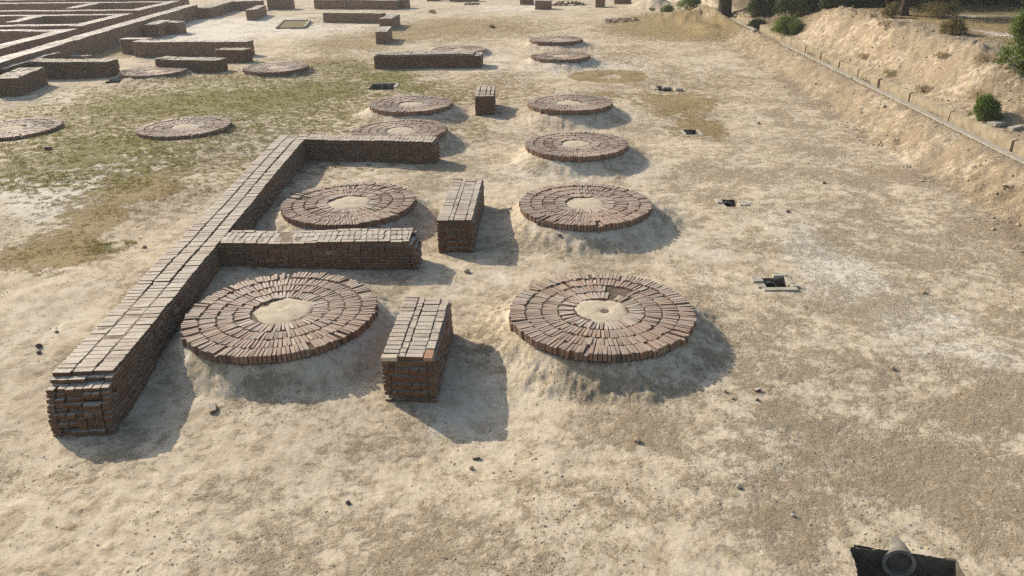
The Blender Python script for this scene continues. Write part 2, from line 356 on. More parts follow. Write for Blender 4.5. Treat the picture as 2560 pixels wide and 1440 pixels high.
# ------------------------------------------------------------------ ground sheet (fine near the place photographed, coarse far off)
BL = [('G', -4.5, 34.5, 4.5, 2.2, .5), ('D', -2.5, 36.5, 5, 4, .5), ('G', -8.5, 43, 4, 3, .6), ('D', -7, 29.5, 3, 3, .4), ('G', -8.2, 27, 1.6, 4, .5), ('G', -13, 33, 9, 11, .55), ('G', -13.5, 24.5, 4.5, 4.0, .62), ('D', -11, 26, 8, 8, .35), ('D', -10, 36, 11, 8, .42), ('L', 7.5, 10.5, 6, 5, .6), ('L', 9, 20, 4, 9, .6), ('L', -1, 7.6, 5, 1.2, .35), ('L', -6.5, 8, 2.5, 1.5, .3), ('L', 8, 34, 4, 9, .45), ('D', 9, 38, 3.5, 6, .3), ('L', -.5, 25, 2.5, 6, .3), ('L', 9, 14, 4, 8, .45), ('L', 11.5, 30, 2.4, 9, .6), ('L', 5, 22, 3.5, 5, .3), ('D', -2.5, 30, 2.2, 3, .4), ('D', 6, 47, 5, 5, .35), ('L', 12.6, 20, 1.6, 6, .6), ('G', -13.3, 34.1, 5.9, 3.7, 1), ('G', -13.8, 25.3, 3.3, 3.1, 0.75), ('G', -9.6, 36.5, 3.6, 3.2, 0.85), ('G', -12.0, 28.8, 2.6, 1.8, 0.8), ('G', -6.4, 40.5, 1.9, 2.9, 1), ('G', -4.6, 37.3, 1.4, 1.9, 0.7), ('G', -17.2, 28.3, 1.9, 1.6, 0.7), ('G', -9.5, 17.4, 0.5, 0.4, 0.5), ('G', -8.0, 23.5, 0.8, 1.4, 0.4), ('G', -6.6, 32.3, 0.7, 1.6, 0.6), ('D', -11.1, 21.6, 1.6, 2.0, 0.9), ('D', -10.6, 17.0, 1.2, 1.6, 1), ('D', -10.8, 19.2, 1.0, 1.4, 1), ('D', 7.4, 33.1, 1.9, 2.5, 0.9), ('D', 7.2, 29.1, 1.2, 1.9, 0.9), ('D', 12.2, 59.0, 5.4, 6.5, 1), ('D', 12.0, 64.6, 4.6, 4.4, 0.9), ('D', -10.7, 54.7, 3.9, 5.4, 0.6), ('D', -14.6, 40.2, 5.5, 2.4, 0.6), ('D', -14.3, 70.6, 5.4, 4.9, 0.5), ('D', -3.7, 62.8, 8.1, 9.0, 0.65), ('D', -26.0, 53.4, 3.7, 4.1, 0.8), ('D', -13.9, 47.5, 1.5, 2.0, 0.4), ('D', -1.4, 28.3, 0.9, 1.3, 0.4), ('D', -0.6, 39.3, 1.8, 3.5, 0.4), ('D', -10.4, 45.6, 2.4, 3.0, 0.7), ('D', -7.8, 58.3, 3.5, 4.9, 0.7), ('D', 5.2, 35.1, 2.8, 1.3, 0.5), ('D', -5.3, 23.3, 1.3, 0.7, 0.3), ('D', 1.3, 16.2, 1.3, 0.6, 0.25), ('L', 4.6, 8.9, 2.1, 1.2, 0.9), ('L', 9.7, 16.7, 2.2, 2.8, 0.8), ('L', 4.2, 11.4, 0.9, 2.2, 0.5), ('L', 6.2, 10.3, 1.3, 0.9, 0.6), ('L', 10.5, 23.7, 2.1, 4.2, 0.75), ('L', -3.7, 10.3, 1.0, 0.7, 0.5), ('L', 3.5, 7.8, 1.3, 0.8, 0.6), ('L', 1.4, 10.7, 1.0, 0.5, 0.4), ('L', 15.7, 53.8, 2.1, 5.9, 1), ('L', 12.8, 35.8, 2.1, 4.9, 0.7), ('L', 5.7, 7.2, 0.7, 0.6, 0.7), ('L', 0.2, 7.3, 1.5, 0.6, 0.3), ('L', -4.3, 16.4, 1.4, 0.5, 0.4), ('L', -4.4, 21.6, 1.5, 0.8, 0.4), ('L', -3.6, 8.1, 1.3, 0.5, 0.25), ('W', 4.3, 19, .9, 7, .4), ('W', -12.9, 21.7, 2.4, 2.8, 0.9), ('W', -23.2, 65.9, 10.1, 9.3, 1), ('W', -9.0, 13.4, 1.2, 2.3, 0.4), ('W', 7.2, 15.9, 1.2, 2.6, 0.8), ('W', 8.0, 12.4, 1.4, 2.0, 0.6), ('W', 1.3, 23.4, 2.0, 1.8, 0.5), ('W', 4.4, 43.2, 4.3, 3.3, 0.6), ('W', -13.9, 66.8, 5.4, 6.3, 0.7), ('W', -14.4, 39.6, 1.9, 1.7, 0.5), ('W', -0.5, 45.9, 1.4, 4.7, 0.5), ('W', -0.7, 14.9, 0.7, 0.8, 0.4), ('W', -0.7, 10.4, 0.5, 0.7, 0.35), ('W', -5.3, 9.4, 0.4, 0.6, 0.3), ('W', 0.9, 79.3, 5.8, 4.3, 0.7), ('W', 11.6, 43.1, 4.2, 4.1, 0.4), ('W', -22.3, 36.2, 3.9, 2.0, 0.5)]

def cover(x, y):
    """soil and plant cover: green, dry grass, litter, pale crust, reddish bank earth, leaf litter with painted tree shade"""
    wx = x + (fbm(x * .8, y * .8, 201, 3) - .5) * 1.6; wy = y + (fbm(x * .8 + 9, y * .8, 203, 3) - .5) * 2.0
    d = {k: np.zeros_like(x) for k in 'GDLW'}
    for t, cx, cy, rx, ry, w in BL:
        d[t] = np.maximum(d[t], w * np.exp(-(((wx - cx) / (rx * 1.05)) ** 2 + ((wy - cy) / (ry * 1.05)) ** 2) ** 1.5))
    rd = np.hypot((wx - 5.14) * .85 + (x - 5.14) * .15, (y - 39.96))
    d['D'] = np.maximum(d['D'], 1.25 * sst(2.1, 1.7, rd) * sst(.45, .8, rd)); 
    xd = DRX(y)
    og = sst(-2.6, -1.2, x - xd) * 1.15 * (1 - sst(50, 58, y)) * (.45 + .75 * fbm(x * .3, y * .3, 211, 3)) * np.where(x > xd + .5, .85 * (1 - sst(4.5, 6, x - xd)), 1)
    d['W'] = np.maximum(d['W'], sst(.6, 1.4, x - xd) * (1 - sst(4.2, 5.4, x - xd)) * .16 * sst(22, 29, y))
    d['L'] = np.maximum(d['L'], sst(.8, 1.4, x - xd) * (.25 + .9 * sst(.48, .66, fbm(x * .7, y * .7, 213, 3))))
    d['L'] = np.maximum(d['L'], og * .9)
    d['D'] = np.maximum(d['D'], sst(3.6, 5.6, x - xd) * .8)
    d['D'] = np.maximum(d['D'], sst(.8, 1.5, x - xd) * .55 * (1 - sst(20, 28, y)))
    path = np.exp(-((y - (40.6 - (x - 23.6) * .25)) / .5) ** 2) * sst(21.0, 22.5, x)
    path2 = np.exp(-((x - (21.0 + (33 - y) * .1)) / .55) ** 2) * sst(36.5, 34, y)
    mould_shade = sst(5.0, 7.5, x - xd) * np.maximum(sst(41.3, 43.5, y + (fbm(x * .3, y * .3, 217, 2) - .5) * 2), .45 * sst(36, 38.5, y))  # leaf litter and painted tree shade share this mask
    mould_shade = np.maximum(mould_shade, sst(.9, 2.0, x - xd) * sst(46, 52, y))
    d['D'] = d['D'] * (1 - np.maximum(path, path2)); d['W'] = np.maximum(d['W'], np.maximum(path, path2))
    for n, cx, cy, r, ap in PLAT:
        dd = np.hypot(x - cx, y - cy); k = np.exp(-((dd - r) / (.5 * ap + .2)) ** 2) 
        if cx < -10: continue
        d['G'] *= 1 - .7 * k; d['D'] *= 1 - .8 * k; d['W'] = np.maximum(d['W'], .45 * k * sst(.3, .6, fbm(x, y, 221, 2)))
    return d['G'], d['D'], d['L'], d['W'], og, mould_shade

def build_ground():
    na, nr = 1180, 520
    a = np.radians(np.concatenate([np.linspace(-180, -56, 24, endpoint=False), np.linspace(-56, 56, na), np.linspace(56, 180, 24)[1:]]))
    # ring spacing follows the grazing view of a 6 m high eye, then runs out to the horizon
    dep = np.linspace(math.atan(CAMZ / 4.6), math.atan(CAMZ / 105.0), nr)
    r = CAMZ / np.tan(dep)
    r = np.concatenate([[.02, 1.5, 3.0, 4.0], r, [115, 130, 160, 220, 320, 480, 700]])
    A, Rr = np.meshgrid(a, r)
    x = (Rr * np.sin(A)); y = (Rr * np.cos(A))
    ny, nx = x.shape
    x = x.ravel().copy(); y = y.ravel().copy()
    idx = np.arange(nx * ny).reshape(ny, nx)
    q = np.stack([idx[:-1, :-1], idx[:-1, 1:], idx[1:, 1:], idx[1:, :-1]], -1).reshape(-1, 4)[:, ::-1]
    keep = np.ones(len(q), bool)
    for key, (x0, x1, y0, y1, dp) in PITS.items():
        th = PIT_ROT.get(key, 0); ca, sa = math.cos(th), math.sin(th); mx, my = (x0 + x1) / 2, y1
        gx, gy = x.copy(), y.copy()
        x = mx + (gx - mx) * ca + (gy - my) * sa; y = my - (gx - mx) * sa + (gy - my) * ca
        ins = (x > x0) & (x < x1) & (y > y0) & (y < y1)
        kill = ins[q].any(1)
        vs = np.unique(q[kill]); vs = vs[~ins[vs]]
        keep &= ~kill
        kx, ky = np.clip(x[vs], x0, x1), np.clip(y[vs], y0, y1)
        # a crumbling lip: the edge of the earth wanders a little outwards
        wv = fbm(gx[vs] * 9, gy[vs] * 9, 95, 3) * .05 * (1 if key in ('big', 'grassy', 'left_far') else 0)
        x[vs] = kx + np.sign(x[vs] - kx) * wv; y[vs] = ky + np.sign(y[vs] - ky) * wv
        px_, py_ = x.copy(), y.copy()
        x = gx.copy(); y = gy.copy()
        x[vs] = mx + (px_[vs] - mx) * ca - (py_[vs] - my) * sa; y[vs] = my + (px_[vs] - mx) * sa + (py_[vs] - my) * ca
    q = q[keep]
    z = terrain(x, y)
    used = np.zeros(len(x), bool); used[q.ravel()] = True
    remap = np.cumsum(used) - 1
    q = remap[q]; x, y, z = x[used], y[used], z[used]
    me = np_mesh('ground', np.stack([x, y, z], 1), q, M['ground'], True)
    g, d, l, w, o, mo = cover(x, y)
    for nm, ch in (('cover', (g, d, l)), ('soil', (w, o, mo))):
        at = me.color_attributes.new(nm, 'FLOAT_COLOR', 'POINT')
        buf = np.ones((len(x), 4), np.float32)
        for i, c in enumerate(ch): buf[:, i] = c
        at.data.foreach_set('color', buf.ravel())
    o = link('ground', me, kind='structure')
    return o
ground = build_ground()

# ------------------------------------------------------------------ bricks
def brick_proto(name, dims, mat, seed, bev=.075, jit=.045):
    """a worn brick: bevelled box with uneven corners, 44 triangles"""
    rr = random.Random(seed)
    bm = bmesh.new(); bmesh.ops.create_cube(bm, size=1.0)
    for v in bm.verts:
        v.co = Vector((v.co.x * dims[0], v.co.y * dims[1], v.co.z * dims[2]))
        v.co += Vector([rr.uniform(-jit, jit) * min(dims) for _ in range(3)])
    if rr.random() < .5:                      # a knocked-off corner
        v = rr.choice(list(bm.verts)); v.co *= rr.uniform(.80, .92)
    bmesh.ops.bevel(bm, geom=list(bm.edges), offset=bev * min(dims), segments=1, affect='EDGES')
    for v in bm.verts: v.co += Vector([rr.uniform(-1, 1) * .02 * min(dims) for _ in range(3)])
    bmesh.ops.recalc_face_normals(bm, faces=list(bm.faces))
    bmesh.ops.triangulate(bm, faces=list(bm.faces))
    me = bpy.data.meshes.new(name); bm.to_mesh(me); bm.free()
    me.materials.append(mat)
    co = np.zeros(len(me.vertices) * 3, np.float32); me.vertices.foreach_get('co', co)
    fs = np.array([p.vertices[:] for p in me.polygons], np.int32)
    return me, co.reshape(-1, 3), fs

WD = (.262, .128, .0625)                       # laid brick: along, across, high
PD = (.27, .068, .14)                          # on-edge platform brick: radial, tangential, high
WP = [brick_proto('brick', WD, M['wall_brick'], 100 + i) for i in range(8)]
PP = [brick_proto('brick', PD, M['plat_brick'], 200 + i, .085, .06) for i in range(10)]
PQ = [brick_proto('brick', PD, M['plat_brick_dusty'], 230 + i, .085, .06) for i in range(6)]
BOX = np.array([(sx, sy, sz) for sz in (-.5, .5) for sy in (-.5, .5) for sx in (-.5, .5)], np.float32)
BOXF = np.array([(4, 5, 7, 6), (0, 1, 5, 4), (1, 3, 7, 5), (3, 2, 6, 7), (2, 0, 4, 6)], np.int32)

CAMV = np.array([0, 0, CAMZ])
def emit(root, blist, protos, pd, mat_joined, nmax, cheap, base, dusty=None, dr=0):
    """blist rows: x,y,z, yaw, pitch, roll, dx,dy,dz (real size), nx,ny,nz (main outward face)"""
    if not blist: return
    arr = np.array(blist, np.float64)
    v = CAMV - arr[:, :3]; dist = np.linalg.norm(v, axis=1); v = v / dist[:, None]
    size = np.sort(arr[:, 6:9], axis=1); area = size[:, 1] * size[:, 2]
    facing = np.clip((v * arr[:, 9:12]).sum(1), 0, 1)
    sc = area * facing / dist ** 2
    order = np.argsort(-sc)
    ind = order[:nmax]; ind = ind[sc[ind] > 0]
    rest = np.setdiff1d(np.arange(len(arr)), ind)
    bx, by, bz = base
    for i in ind:
        b = arr[i]; me = protos[i % len(protos)][0]
        if dusty and math.hypot(b[0] - bx, b[1] - by) < dr + .12 * ((i * 7919) % 13 / 6 - 1): me = dusty[i % len(dusty)][0]
        o = bpy.data.objects.new('brick', me); C.objects.link(o); o.parent = root
        o.location = (b[0] - bx, b[1] - by, b[2] - bz); o.rotation_euler = (b[5], b[4], b[3])
        o.scale = (b[6] / pd[0], b[7] / pd[1], b[8] / pd[2])
    if len(rest):
        cos, fcs, n = [], [], 0
        for i in rest:
            b = arr[i]
            if cheap: c = BOX * (b[6], b[7], b[8]); f = BOXF
            else: _, c, f = protos[i % len(protos)]; c = c * (b[6] / pd[0], b[7] / pd[1], b[8] / pd[2])
            cy, sy = math.cos(b[3]), math.sin(b[3]); cp, sp = math.cos(b[4]), math.sin(b[4]); cr, sr = math.cos(b[5]), math.sin(b[5])
            m = np.array([[cy * cp, cy * sp * sr - sy * cr, cy * sp * cr + sy * sr], [sy * cp, sy * sp * sr + cy * cr, sy * sp * cr - cy * sr], [-sp, cp * sr, cp * cr]])
            cos.append(c @ m.T + (b[0] - bx, b[1] - by, b[2] - bz)); fcs.append(f + n); n += len(c)
        me = np_mesh('brick_courses', np.concatenate(cos), np.concatenate(fcs), mat_joined)
        link('brick_courses', me, root, 'stuff')

def box_mesh(name, corners, z0, z1, mat):
    """corners: 4 plan points counter-clockwise"""
    co = [(x, y, z0) for x, y in corners] + [(x, y, z1) for x, y in corners]
    return np_mesh(name, np.array(co), np.array([(3, 2, 1, 0), (4, 5, 6, 7), (0, 1, 5, 4), (1, 2, 6, 5), (2, 3, 7, 6), (3, 0, 4, 7)]), mat)

CP = .0735                                     # course height
def wall_bricks(p0, p1, th, z1, pattern, seed, setback=None, ends=(True, True), recess=.03, ragged=0.0, core=True, damage=.012, knock=None, endjit=.012):
    """list of bricks and the core corners for one straight run of wall.
    pattern: columns of the top course across the wall, ('H'|'S'|'B', width)
    setback(k, end): how far the end of course k (0 = top) is pulled back"""
    rr = random.Random(seed)
    p0 = Vector(p0); p1 = Vector(p1); L = (p1 - p0).length; u = (p1 - p0) / L; v = Vector((-u.y, u.x)); yaw = math.atan2(u.y, u.x)
    zs = [tz(*(p0 + u * L * t + v * s * th / 2)) for t in (0, .25, .5, .75, 1) for s in (-1, 1)]
    zb = min(zs) - .07
    n = max(1, int(math.ceil((z1 - zb) / CP)))
    out = []
    def add(a, c, z, yw, dx, dy, dz, nrm, tilt=.012, sink=0):
        q = p0 + u * a + v * c; z = z + float(sag(a, c)) * max(0.0, (z - zb) / (z1 - zb))
        out.append((q.x, q.y, z, yw + rr.uniform(-1, 1) * tilt * 1.6, rr.uniform(-1, 1) * tilt * .8, rr.uniform(-1, 1) * tilt * .8, dx, dy, dz, *nrm))
    setback = setback or (lambda k, e: 0); so = seed % 97
    sag = lambda a, c: (vnoise(np.float64(a * .7 + so), np.float64(c * .9 + so * 3.1), 900) - .55) * .055 + (vnoise(np.float64(a * 2.3 + so), np.float64(c * 1.7), 901) - .5) * .02
    nU = (u.x, u.y, 0.05); nV = (v.x, v.y, 0.05)
    for k in range(n):
        zc = z1 - CP * (k + .5) + rr.uniform(-.003, .003); h = WD[2] * rr.uniform(.97, 1.04)
        s0, s1 = setback(k, 0), setback(k, 1)
        a0, a1 = s0, L - s1
        if k == 0:
            c = th / 2
            for ci, (kind, w) in enumerate(pattern):
                cc = c - w / 2; c -= w
                if kind == 'G': continue
                step = {'H': .133, 'S': .268, 'B': .133}[kind]
                a = a0 + (0 if kind == 'H' else rr.uniform(0, .04)); 
                while a < a1 - .04:
                    st = min(step * rr.uniform(.93, 1.07), a1 - a)
                    if kind == 'S' and rr.random() < .2: st = min(.135, a1 - a)
                    if kind == 'B' and rr.random() < .3: st = min(.2, a1 - a)
                    if rr.random() > ragged:
                        wj = (w - .011) * (rr.uniform(.8, .96) if kind == 'B' else rr.uniform(.965, 1.0))
                        add(a + st / 2, cc + rr.uniform(-.005, .005), zc + rr.uniform(-.006, .006), yaw, max(st - rr.uniform(.007, .014), .03), wj, h * 1.05, (0, 0, 1))
                    a += st
            continue
        # long faces
        for sgn in (1, -1):
            a = a0 + (0 if k % 2 else .0); first = True
            while a < a1 - .05:
                header = (k % 2 == 0 and rr.random() < .55) or rr.random() < .12
                st = (.135 if header else .27) * rr.uniform(.95, 1.05)
                if first and k % 2: st = .14
                first = False
                st = min(st, a1 - a)
                if rr.random() > damage:
                    off = rr.uniform(-.006, .006)
                    add(a + st / 2, sgn * (th / 2 - .06 + off), zc, yaw, max(st - rr.uniform(.007, .013), .03), .12, h, (nV[0] * sgn, nV[1] * sgn, .05))
                a += st
        # end faces
        for e in (0, 1):
            if not ends[e]: continue
            rec = recess if k % 2 == 0 else 0.0
            c = -th / 2 + .125
            while c < th / 2 - .14:
                st = (.265 if (k % 4 == 1) or rr.random() < .25 else .135) * rr.uniform(.93, 1.06)
                st = min(st, th / 2 - .124 - c)
                aa = (a0 + .06 + rec) if e == 0 else (a1 - .06 - rec)
                sg = -1 if e == 0 else 1
                if rr.random() > damage * 2 and not (knock and knock(k, e, c)):
                    add(aa + rr.uniform(-endjit, endjit * .7) * -sg, c + st / 2, zc, yaw, .12, max(st - rr.uniform(.008, .016), .03), h, (nU[0] * sg, nU[1] * sg, .05))
                c += st
        # ledge where a course runs on past the one above it
        for e in (0, 1):
            up = setback(k - 1, e) - setback(k, e)
            if ends[e] and up > .05:
                m = max(1, int(up / .14))
                for j in range(m):
                    c = -th / 2 + .13
                    while c < th / 2 - .2:
                        aa = (a0 + .19 + j * .135) if e == 0 else (a1 - .19 - j * .135)
                        if rr.random() > .15: add(aa, c + .13, zc, yaw, .125, .25, h, (0, 0, 1))
                        c += .265
    smax0 = max(setback(k, 0) for k in range(n)); smax1 = max(setback(k, 1) for k in range(n))
    q = [p0 + u * (smax0 + .055) - v * (th / 2 - .05), p0 + u * (L - smax1 - .055) - v * (th / 2 - .05), p0 + u * (L - smax1 - .055) + v * (th / 2 - .05), p0 + u * (smax0 + .055) + v * (th / 2 - .05)]
    return out, q, zb, z1 - .034

def make_wall(name, label, cat, group, runs, nmax=300, cheap=False):
    """runs: list of dicts for wall_bricks; all runs together are one standing thing"""
    p = runs[0]['p0']; base = (p[0], p[1], tz(*p))
    root = thing(name, base, label, cat, group)
    allb = []; cores = []
    for i, r in enumerate(runs):
        r = dict(r); r.setdefault('seed', int(abs(p[0] * 37 + p[1] * 11) * 10) + i)
        b, q, zb, zt = wall_bricks(**r); allb += b; cores.append((q, zb - .1, zt))
    co, fs = [], []
    for q, z0, z1 in cores:
        n = len(co); co += [(a.x - base[0], a.y - base[1], z0 - base[2]) for a in q] + [(a.x - base[0], a.y - base[1], z1 - base[2]) for a in q]
        fs += [[n + i for i in f] for f in ((3, 2, 1, 0), (4, 5, 6, 7), (0, 1, 5, 4), (1, 2, 6, 5), (2, 3, 7, 6), (3, 0, 4, 7))]
    link('mortar_core', np_mesh('mortar_core', np.array(co), np.array(fs), M['core']), root)
    emit(root, allb, WP, WD, M['far_brick_joined' if cheap and nmax == 0 else 'wall_brick_joined'], nmax, cheap, base)
    return root

H, S, B_, G_ = 'H', 'S', 'B', 'G'
WT = .25
# --- the large E-shaped wall on the left
def sb_long(k, e):
    if e == 0: return [.42, .32, .15, .13, .10, .05, .04, .02, .0, .0, .0, .0, 0, 0, 0, 0, 0, 0][k] if k < 18 else 0
    return 0
def sb_mid(k, e): return ([.16, .09, .05, .03] + [0] * 20)[k] if e == 1 else 0
def sb_far(k, e): return ([.06, .02] + [0] * 22)[k] if e == 1 else 0
make_wall('brick_wall', 'long brick wall with two side arms, its stepped end nearest the camera', 'wall', None, [
    dict(p0=(-6.66, 9.80), p1=(-7.24, 25.55), th=.95, z1=WT, pattern=[(H, .29), (G_, .018), (H, .312), (G_, .02), (H, .31)], setback=sb_long, ends=(True, True), recess=.03, endjit=.045, knock=lambda k, e, c: e == 0 and 2 <= k <= 6 and c > .12 + .04 * k),
    dict(p0=(-6.40 + .01, 15.95), p1=(-2.05, 15.86), th=.80, z1=WT, pattern=[(S, .13), (H, .27), (H, .27), (S, .13)], setback=sb_mid, ends=(False, True)),
    dict(p0=(-6.74 + .01, 25.2), p1=(-2.36, 24.5), th=.70, z1=WT, pattern=[(H, .27), (S, .14), (H, .29)], setback=sb_far, ends=(False, True))], nmax=300)
# --- free-standing pillars in the middle lane
PIL = 'free-standing brick pillars between the platforms'
def sb_p(k, e): return ([.0, .0] + [0] * 22)[k]
make_wall('brick_pillar', 'nearest brick pillar, orange and grey bricks on its front top edge', 'pillar', PIL,
    [dict(p0=(-1.67, 10.46), p1=(-1.54, 12.62), th=.85, z1=.27, pattern=[(H, .27), (B_, .12), (H, .29), (S, .15)], recess=.036, endjit=.022)], nmax=300)
near_pillar = [o for o in C.objects if o.name.startswith('brick_pillar')][0]
make_wall('brick_pillar', 'second brick pillar, directly behind the nearest one and much longer', 'pillar', PIL,
    [dict(p0=(-1.30, 16.66), p1=(-1.14, 20.12), th=.84, z1=.27, pattern=[(H, .28), (B_, .11), (H, .28), (S, .15)], recess=.04)], nmax=300)
make_wall('brick_pillar', 'small far brick pillar standing between two raised round platforms', 'pillar', PIL,
    [dict(p0=(-.99, 31.4), p1=(-.96, 33.5), th=.78, z1=.29, pattern=[(S, .16), (G_, .025), (H, .25), (G_, .025), (S, .15), (G_, .03), (S, .14)], recess=.03)], nmax=260)

# a pale brick and an orange one at the two ends of its front top edge
fr = sorted([o for o in near_pillar.children if o.name.startswith('brick') and o.get('kind') != 'stuff' and o.location.z > max(c.location.z for c in near_pillar.children if c.name.startswith('brick') and c.get('kind') != 'stuff') - .06], key=lambda o: o.location.y)[:4]
fr.sort(key=lambda o: o.location.x)
for o, c0, c1, lab in ((fr[0], (.56, .48, .36), (.46, .38, .27), 'pale buff brick'), (fr[-1], (.40, .235, .155), (.33, .18, .115), 'orange brick')):
    o.data = o.data.copy(); o.data.materials[0] = plain_mat(lab.replace(' ', '_'), c0, c1, 9, .008); o['label'] = lab; o.location.y -= .035
# --- walls and stubs farther back
STUB = 'brick wall stubs in the background'
P1 = lambda th: [(H, .27)] * int(th / .27) + ([(S, th - .27 * int(th / .27))] if th - .27 * int(th / .27) > .08 else [(G_, th - .27 * int(th / .27))])
def stub(label, runs, nmax=0, cheap=True, name='brick_wall_stub', cat='wall', group=STUB):
    return make_wall(name, label, cat, group, [dict(p0=a, p1=b, th=t, z1=z, pattern=P1(t), **{**dict(ragged=.05), **(kw or {})}) for a, b, t, z, kw in runs], nmax=nmax, cheap=cheap)
def sbW4(k, e): return [.10, 0][min(k, 1)] if e == 0 else [.42, .0][min(k, 1)]
stub('long low brick wall alone in the grass, right end of its top course missing', [((-7.36, 44.25), (-1.43, 43.85), 1.4, .30, dict(setback=sbW4))], 260, False)
stub('brick block with a lit corner at the left edge', [((-23.77, 36.95), (-24.40, 40.4), 1.17, .42, None)], 240, False)
stub('cross-shaped brick wall behind the left-edge block', [((-25.7, 42.75), (-21.1, 42.25), 1.0, .45, dict(ends=(False, True))), ((-26.0, 39.9), (-26.3, 46.0), .95, .45, None)], 280, False)
stub('short brick wall standing in front of the half-hidden round platform', [((-19.2, 43.75), (-15.45, 42.6), 1.0, .33, None)], 240, False)
stub('small brick block beside the left end of a round platform', [((-16.95, 46.75), (-15.1, 46.1), .9, .38, None)], 120, False)
stub('long brick wall behind the short wall and block, with a spur at left', [((-23.4, 50.4), (-16.0, 49.55), 1.05, .46, None), ((-24.9, 51.75), (-23.0, 51.45), .8, .46, dict(ends=(True, True)))])
stub('low broken brick stub between the diagonal wall and the cross-shaped wall', [((-26.6, 47.9), (-25.2, 47.7), .6, -.02, dict(ragged=.15))])
stub('L-shaped brick block close against the diagonal wall', [((-26.75, 60.4), (-26.95, 63.6), 1.15, .45, None), ((-26.2, 62.6), (-25.2, 62.4), 1.0, .42, dict(ends=(False, True)))])
stub('L-shaped brick wall at the far end of the diagonal wall', [((-27.9, 74.7), (-28.15, 82.3), 1.2, .45, None), ((-27.5, 82.4), (-24.7, 82.3), 1.0, .45, dict(ends=(False, True)))])
stub('narrow brick block on the pale ground in front of the far L-shaped wall', [((-22.7, 71.6), (-23.1, 76.6), .78, .45, None)])
stub('tall brick block at the top edge, right of the far L-shaped wall', [((-24.3, 83.1), (-21.8, 82.9), 1.1, .48, None)])
stub('long far brick wall along the top edge left of centre', [((-19.4, 83.0), (-10.6, 80.2), 1.1, .42, None), ((-10.5, 81.2), (-9.8, 81.1), 1.4, .42, None)])
stub('low brick wall behind the pair of small brick blocks', [((-15.6, 69.6), (-10.4, 67.9), 1.0, .33, None)])
stub('farther of two small brick blocks, with a ruined top', [((-9.45, 62.3), (-9.2, 65.8), .95, .40, dict(ragged=.2))])
stub('nearer of two small brick blocks, throwing a green shadow', [((-8.5, 53.9), (-8.6, 57.0), .80, .38, None)])
stub('grey brick block at top centre, behind another block', [((1.35, 83.1), (2.75, 83.0), .9, .35, None)])
stub('pale-topped square brick block at top centre', [((2.73, 77.5), (4.25, 77.3), 1.1, .38, None)])
stub('narrow brick block at the top edge right of centre', [((8.6, 79.0), (9.55, 78.9), .9, .40, None)])
stub('wide brick block at the top edge beside the spoil heap', [((10.9, 82.6), (12.6, 82.4), 1.0, .30, None)])
stub('brick stub cut by the top edge, left of a longer dark wall', [((-8.75, 89.9), (-7.4, 89.8), 1.0, .30, None)])
stub('long dark brick wall barely showing at the top edge', [((-6.17, 88.8), (-3.1, 88.2), 1.0, .30, None)])

# --- the long diagonal wall and the row of rooms behind it
ZR = .70; K = .9332
kp = lambda x, y: (x * K, y * K)
P1R = P1(.95)
make_wall('brick_wall', 'very long pale-topped brick wall running diagonally across the upper left', 'wall', None,
    [dict(p0=(-25.6, 30.0), p1=(-29.15, 75.3), th=1.02, z1=ZR, pattern=P1(1.02), recess=.02)], nmax=0, cheap=True)
def room(label, runs):
    make_wall('room_walls', label, 'walls', 'brick rooms behind the diagonal wall', [dict(p0=kp(*a), p1=kp(*b), th=1.0, z1=ZR, pattern=P1(1.0), recess=.02, ends=e) for a, b, e in runs], nmax=0, cheap=True)
TT = (True, True); FT = (False, True); TF = (True, False)
room('nearest brick room at the left edge, open towards the camera', [((-31.4, 40.5), (-32.55, 59.9), TT), ((-33.12, 59.2), (-52.0, 61.0), FT)])
room('second brick room behind the diagonal wall, with one inner partition', [((-33.25, 62.0), (-33.75, 72.0), TT), ((-33.78, 62.85), (-55.0, 64.0), FT), ((-34.3, 71.2), (-58.0, 73.2), FT), ((-40.45, 66.0), (-41.2, 71.0), TF)])
room('third and farthest brick room behind the diagonal wall, with one inner partition', [((-34.52, 75.0), (-34.95, 86.0), TT), ((-35.05, 75.9), (-62.0, 78.2), FT), ((-35.5, 85.0), (-66.0, 88.0), FT), ((-42.3, 78.9), (-42.9, 84.7), TF), ((-35.3, 90.0), (-70.0, 93.0), TT)])

# ------------------------------------------------------------------ round platforms
PGRP = 'round radial-brick platforms'
PLAB = {'near_right': 'nearest right round brick platform, gap in its inner rings, hollow in earth centre',
 'near_left': 'nearest left round brick platform, lying in the shade edge of the long wall',
 'second_right': 'second round brick platform of the right row, beside the longer pillar',
 'second_left': 'round brick platform between the two arms of the long wall, bricks missing at left',
 'third_right': 'third round brick platform of the right row, on a sloping earth collar',
 'third_left': 'round brick platform partly hidden behind the far arm of the long wall',
 'fourth_right': 'fourth round brick platform of the right row, right of the small pillar',
 'fourth_left': 'round brick platform left of the small pillar, grass at its edge',
 'fifth_right': 'raised round brick platform just behind the ring of dry grass',
 'sixth_right': 'farthest raised round brick platform of the right row',
 'far_flat': 'faint flush round brick platform behind the long low wall',
 'left_row_far': 'round brick platform right of the small brick block, far left field',
 'left_row_near': 'flat round brick platform alone in the left grass field',
 'left_edge': 'flat round brick platform cut by the left edge of the picture',
 'behind_stub': 'round brick platform half hidden behind a short brick wall'}
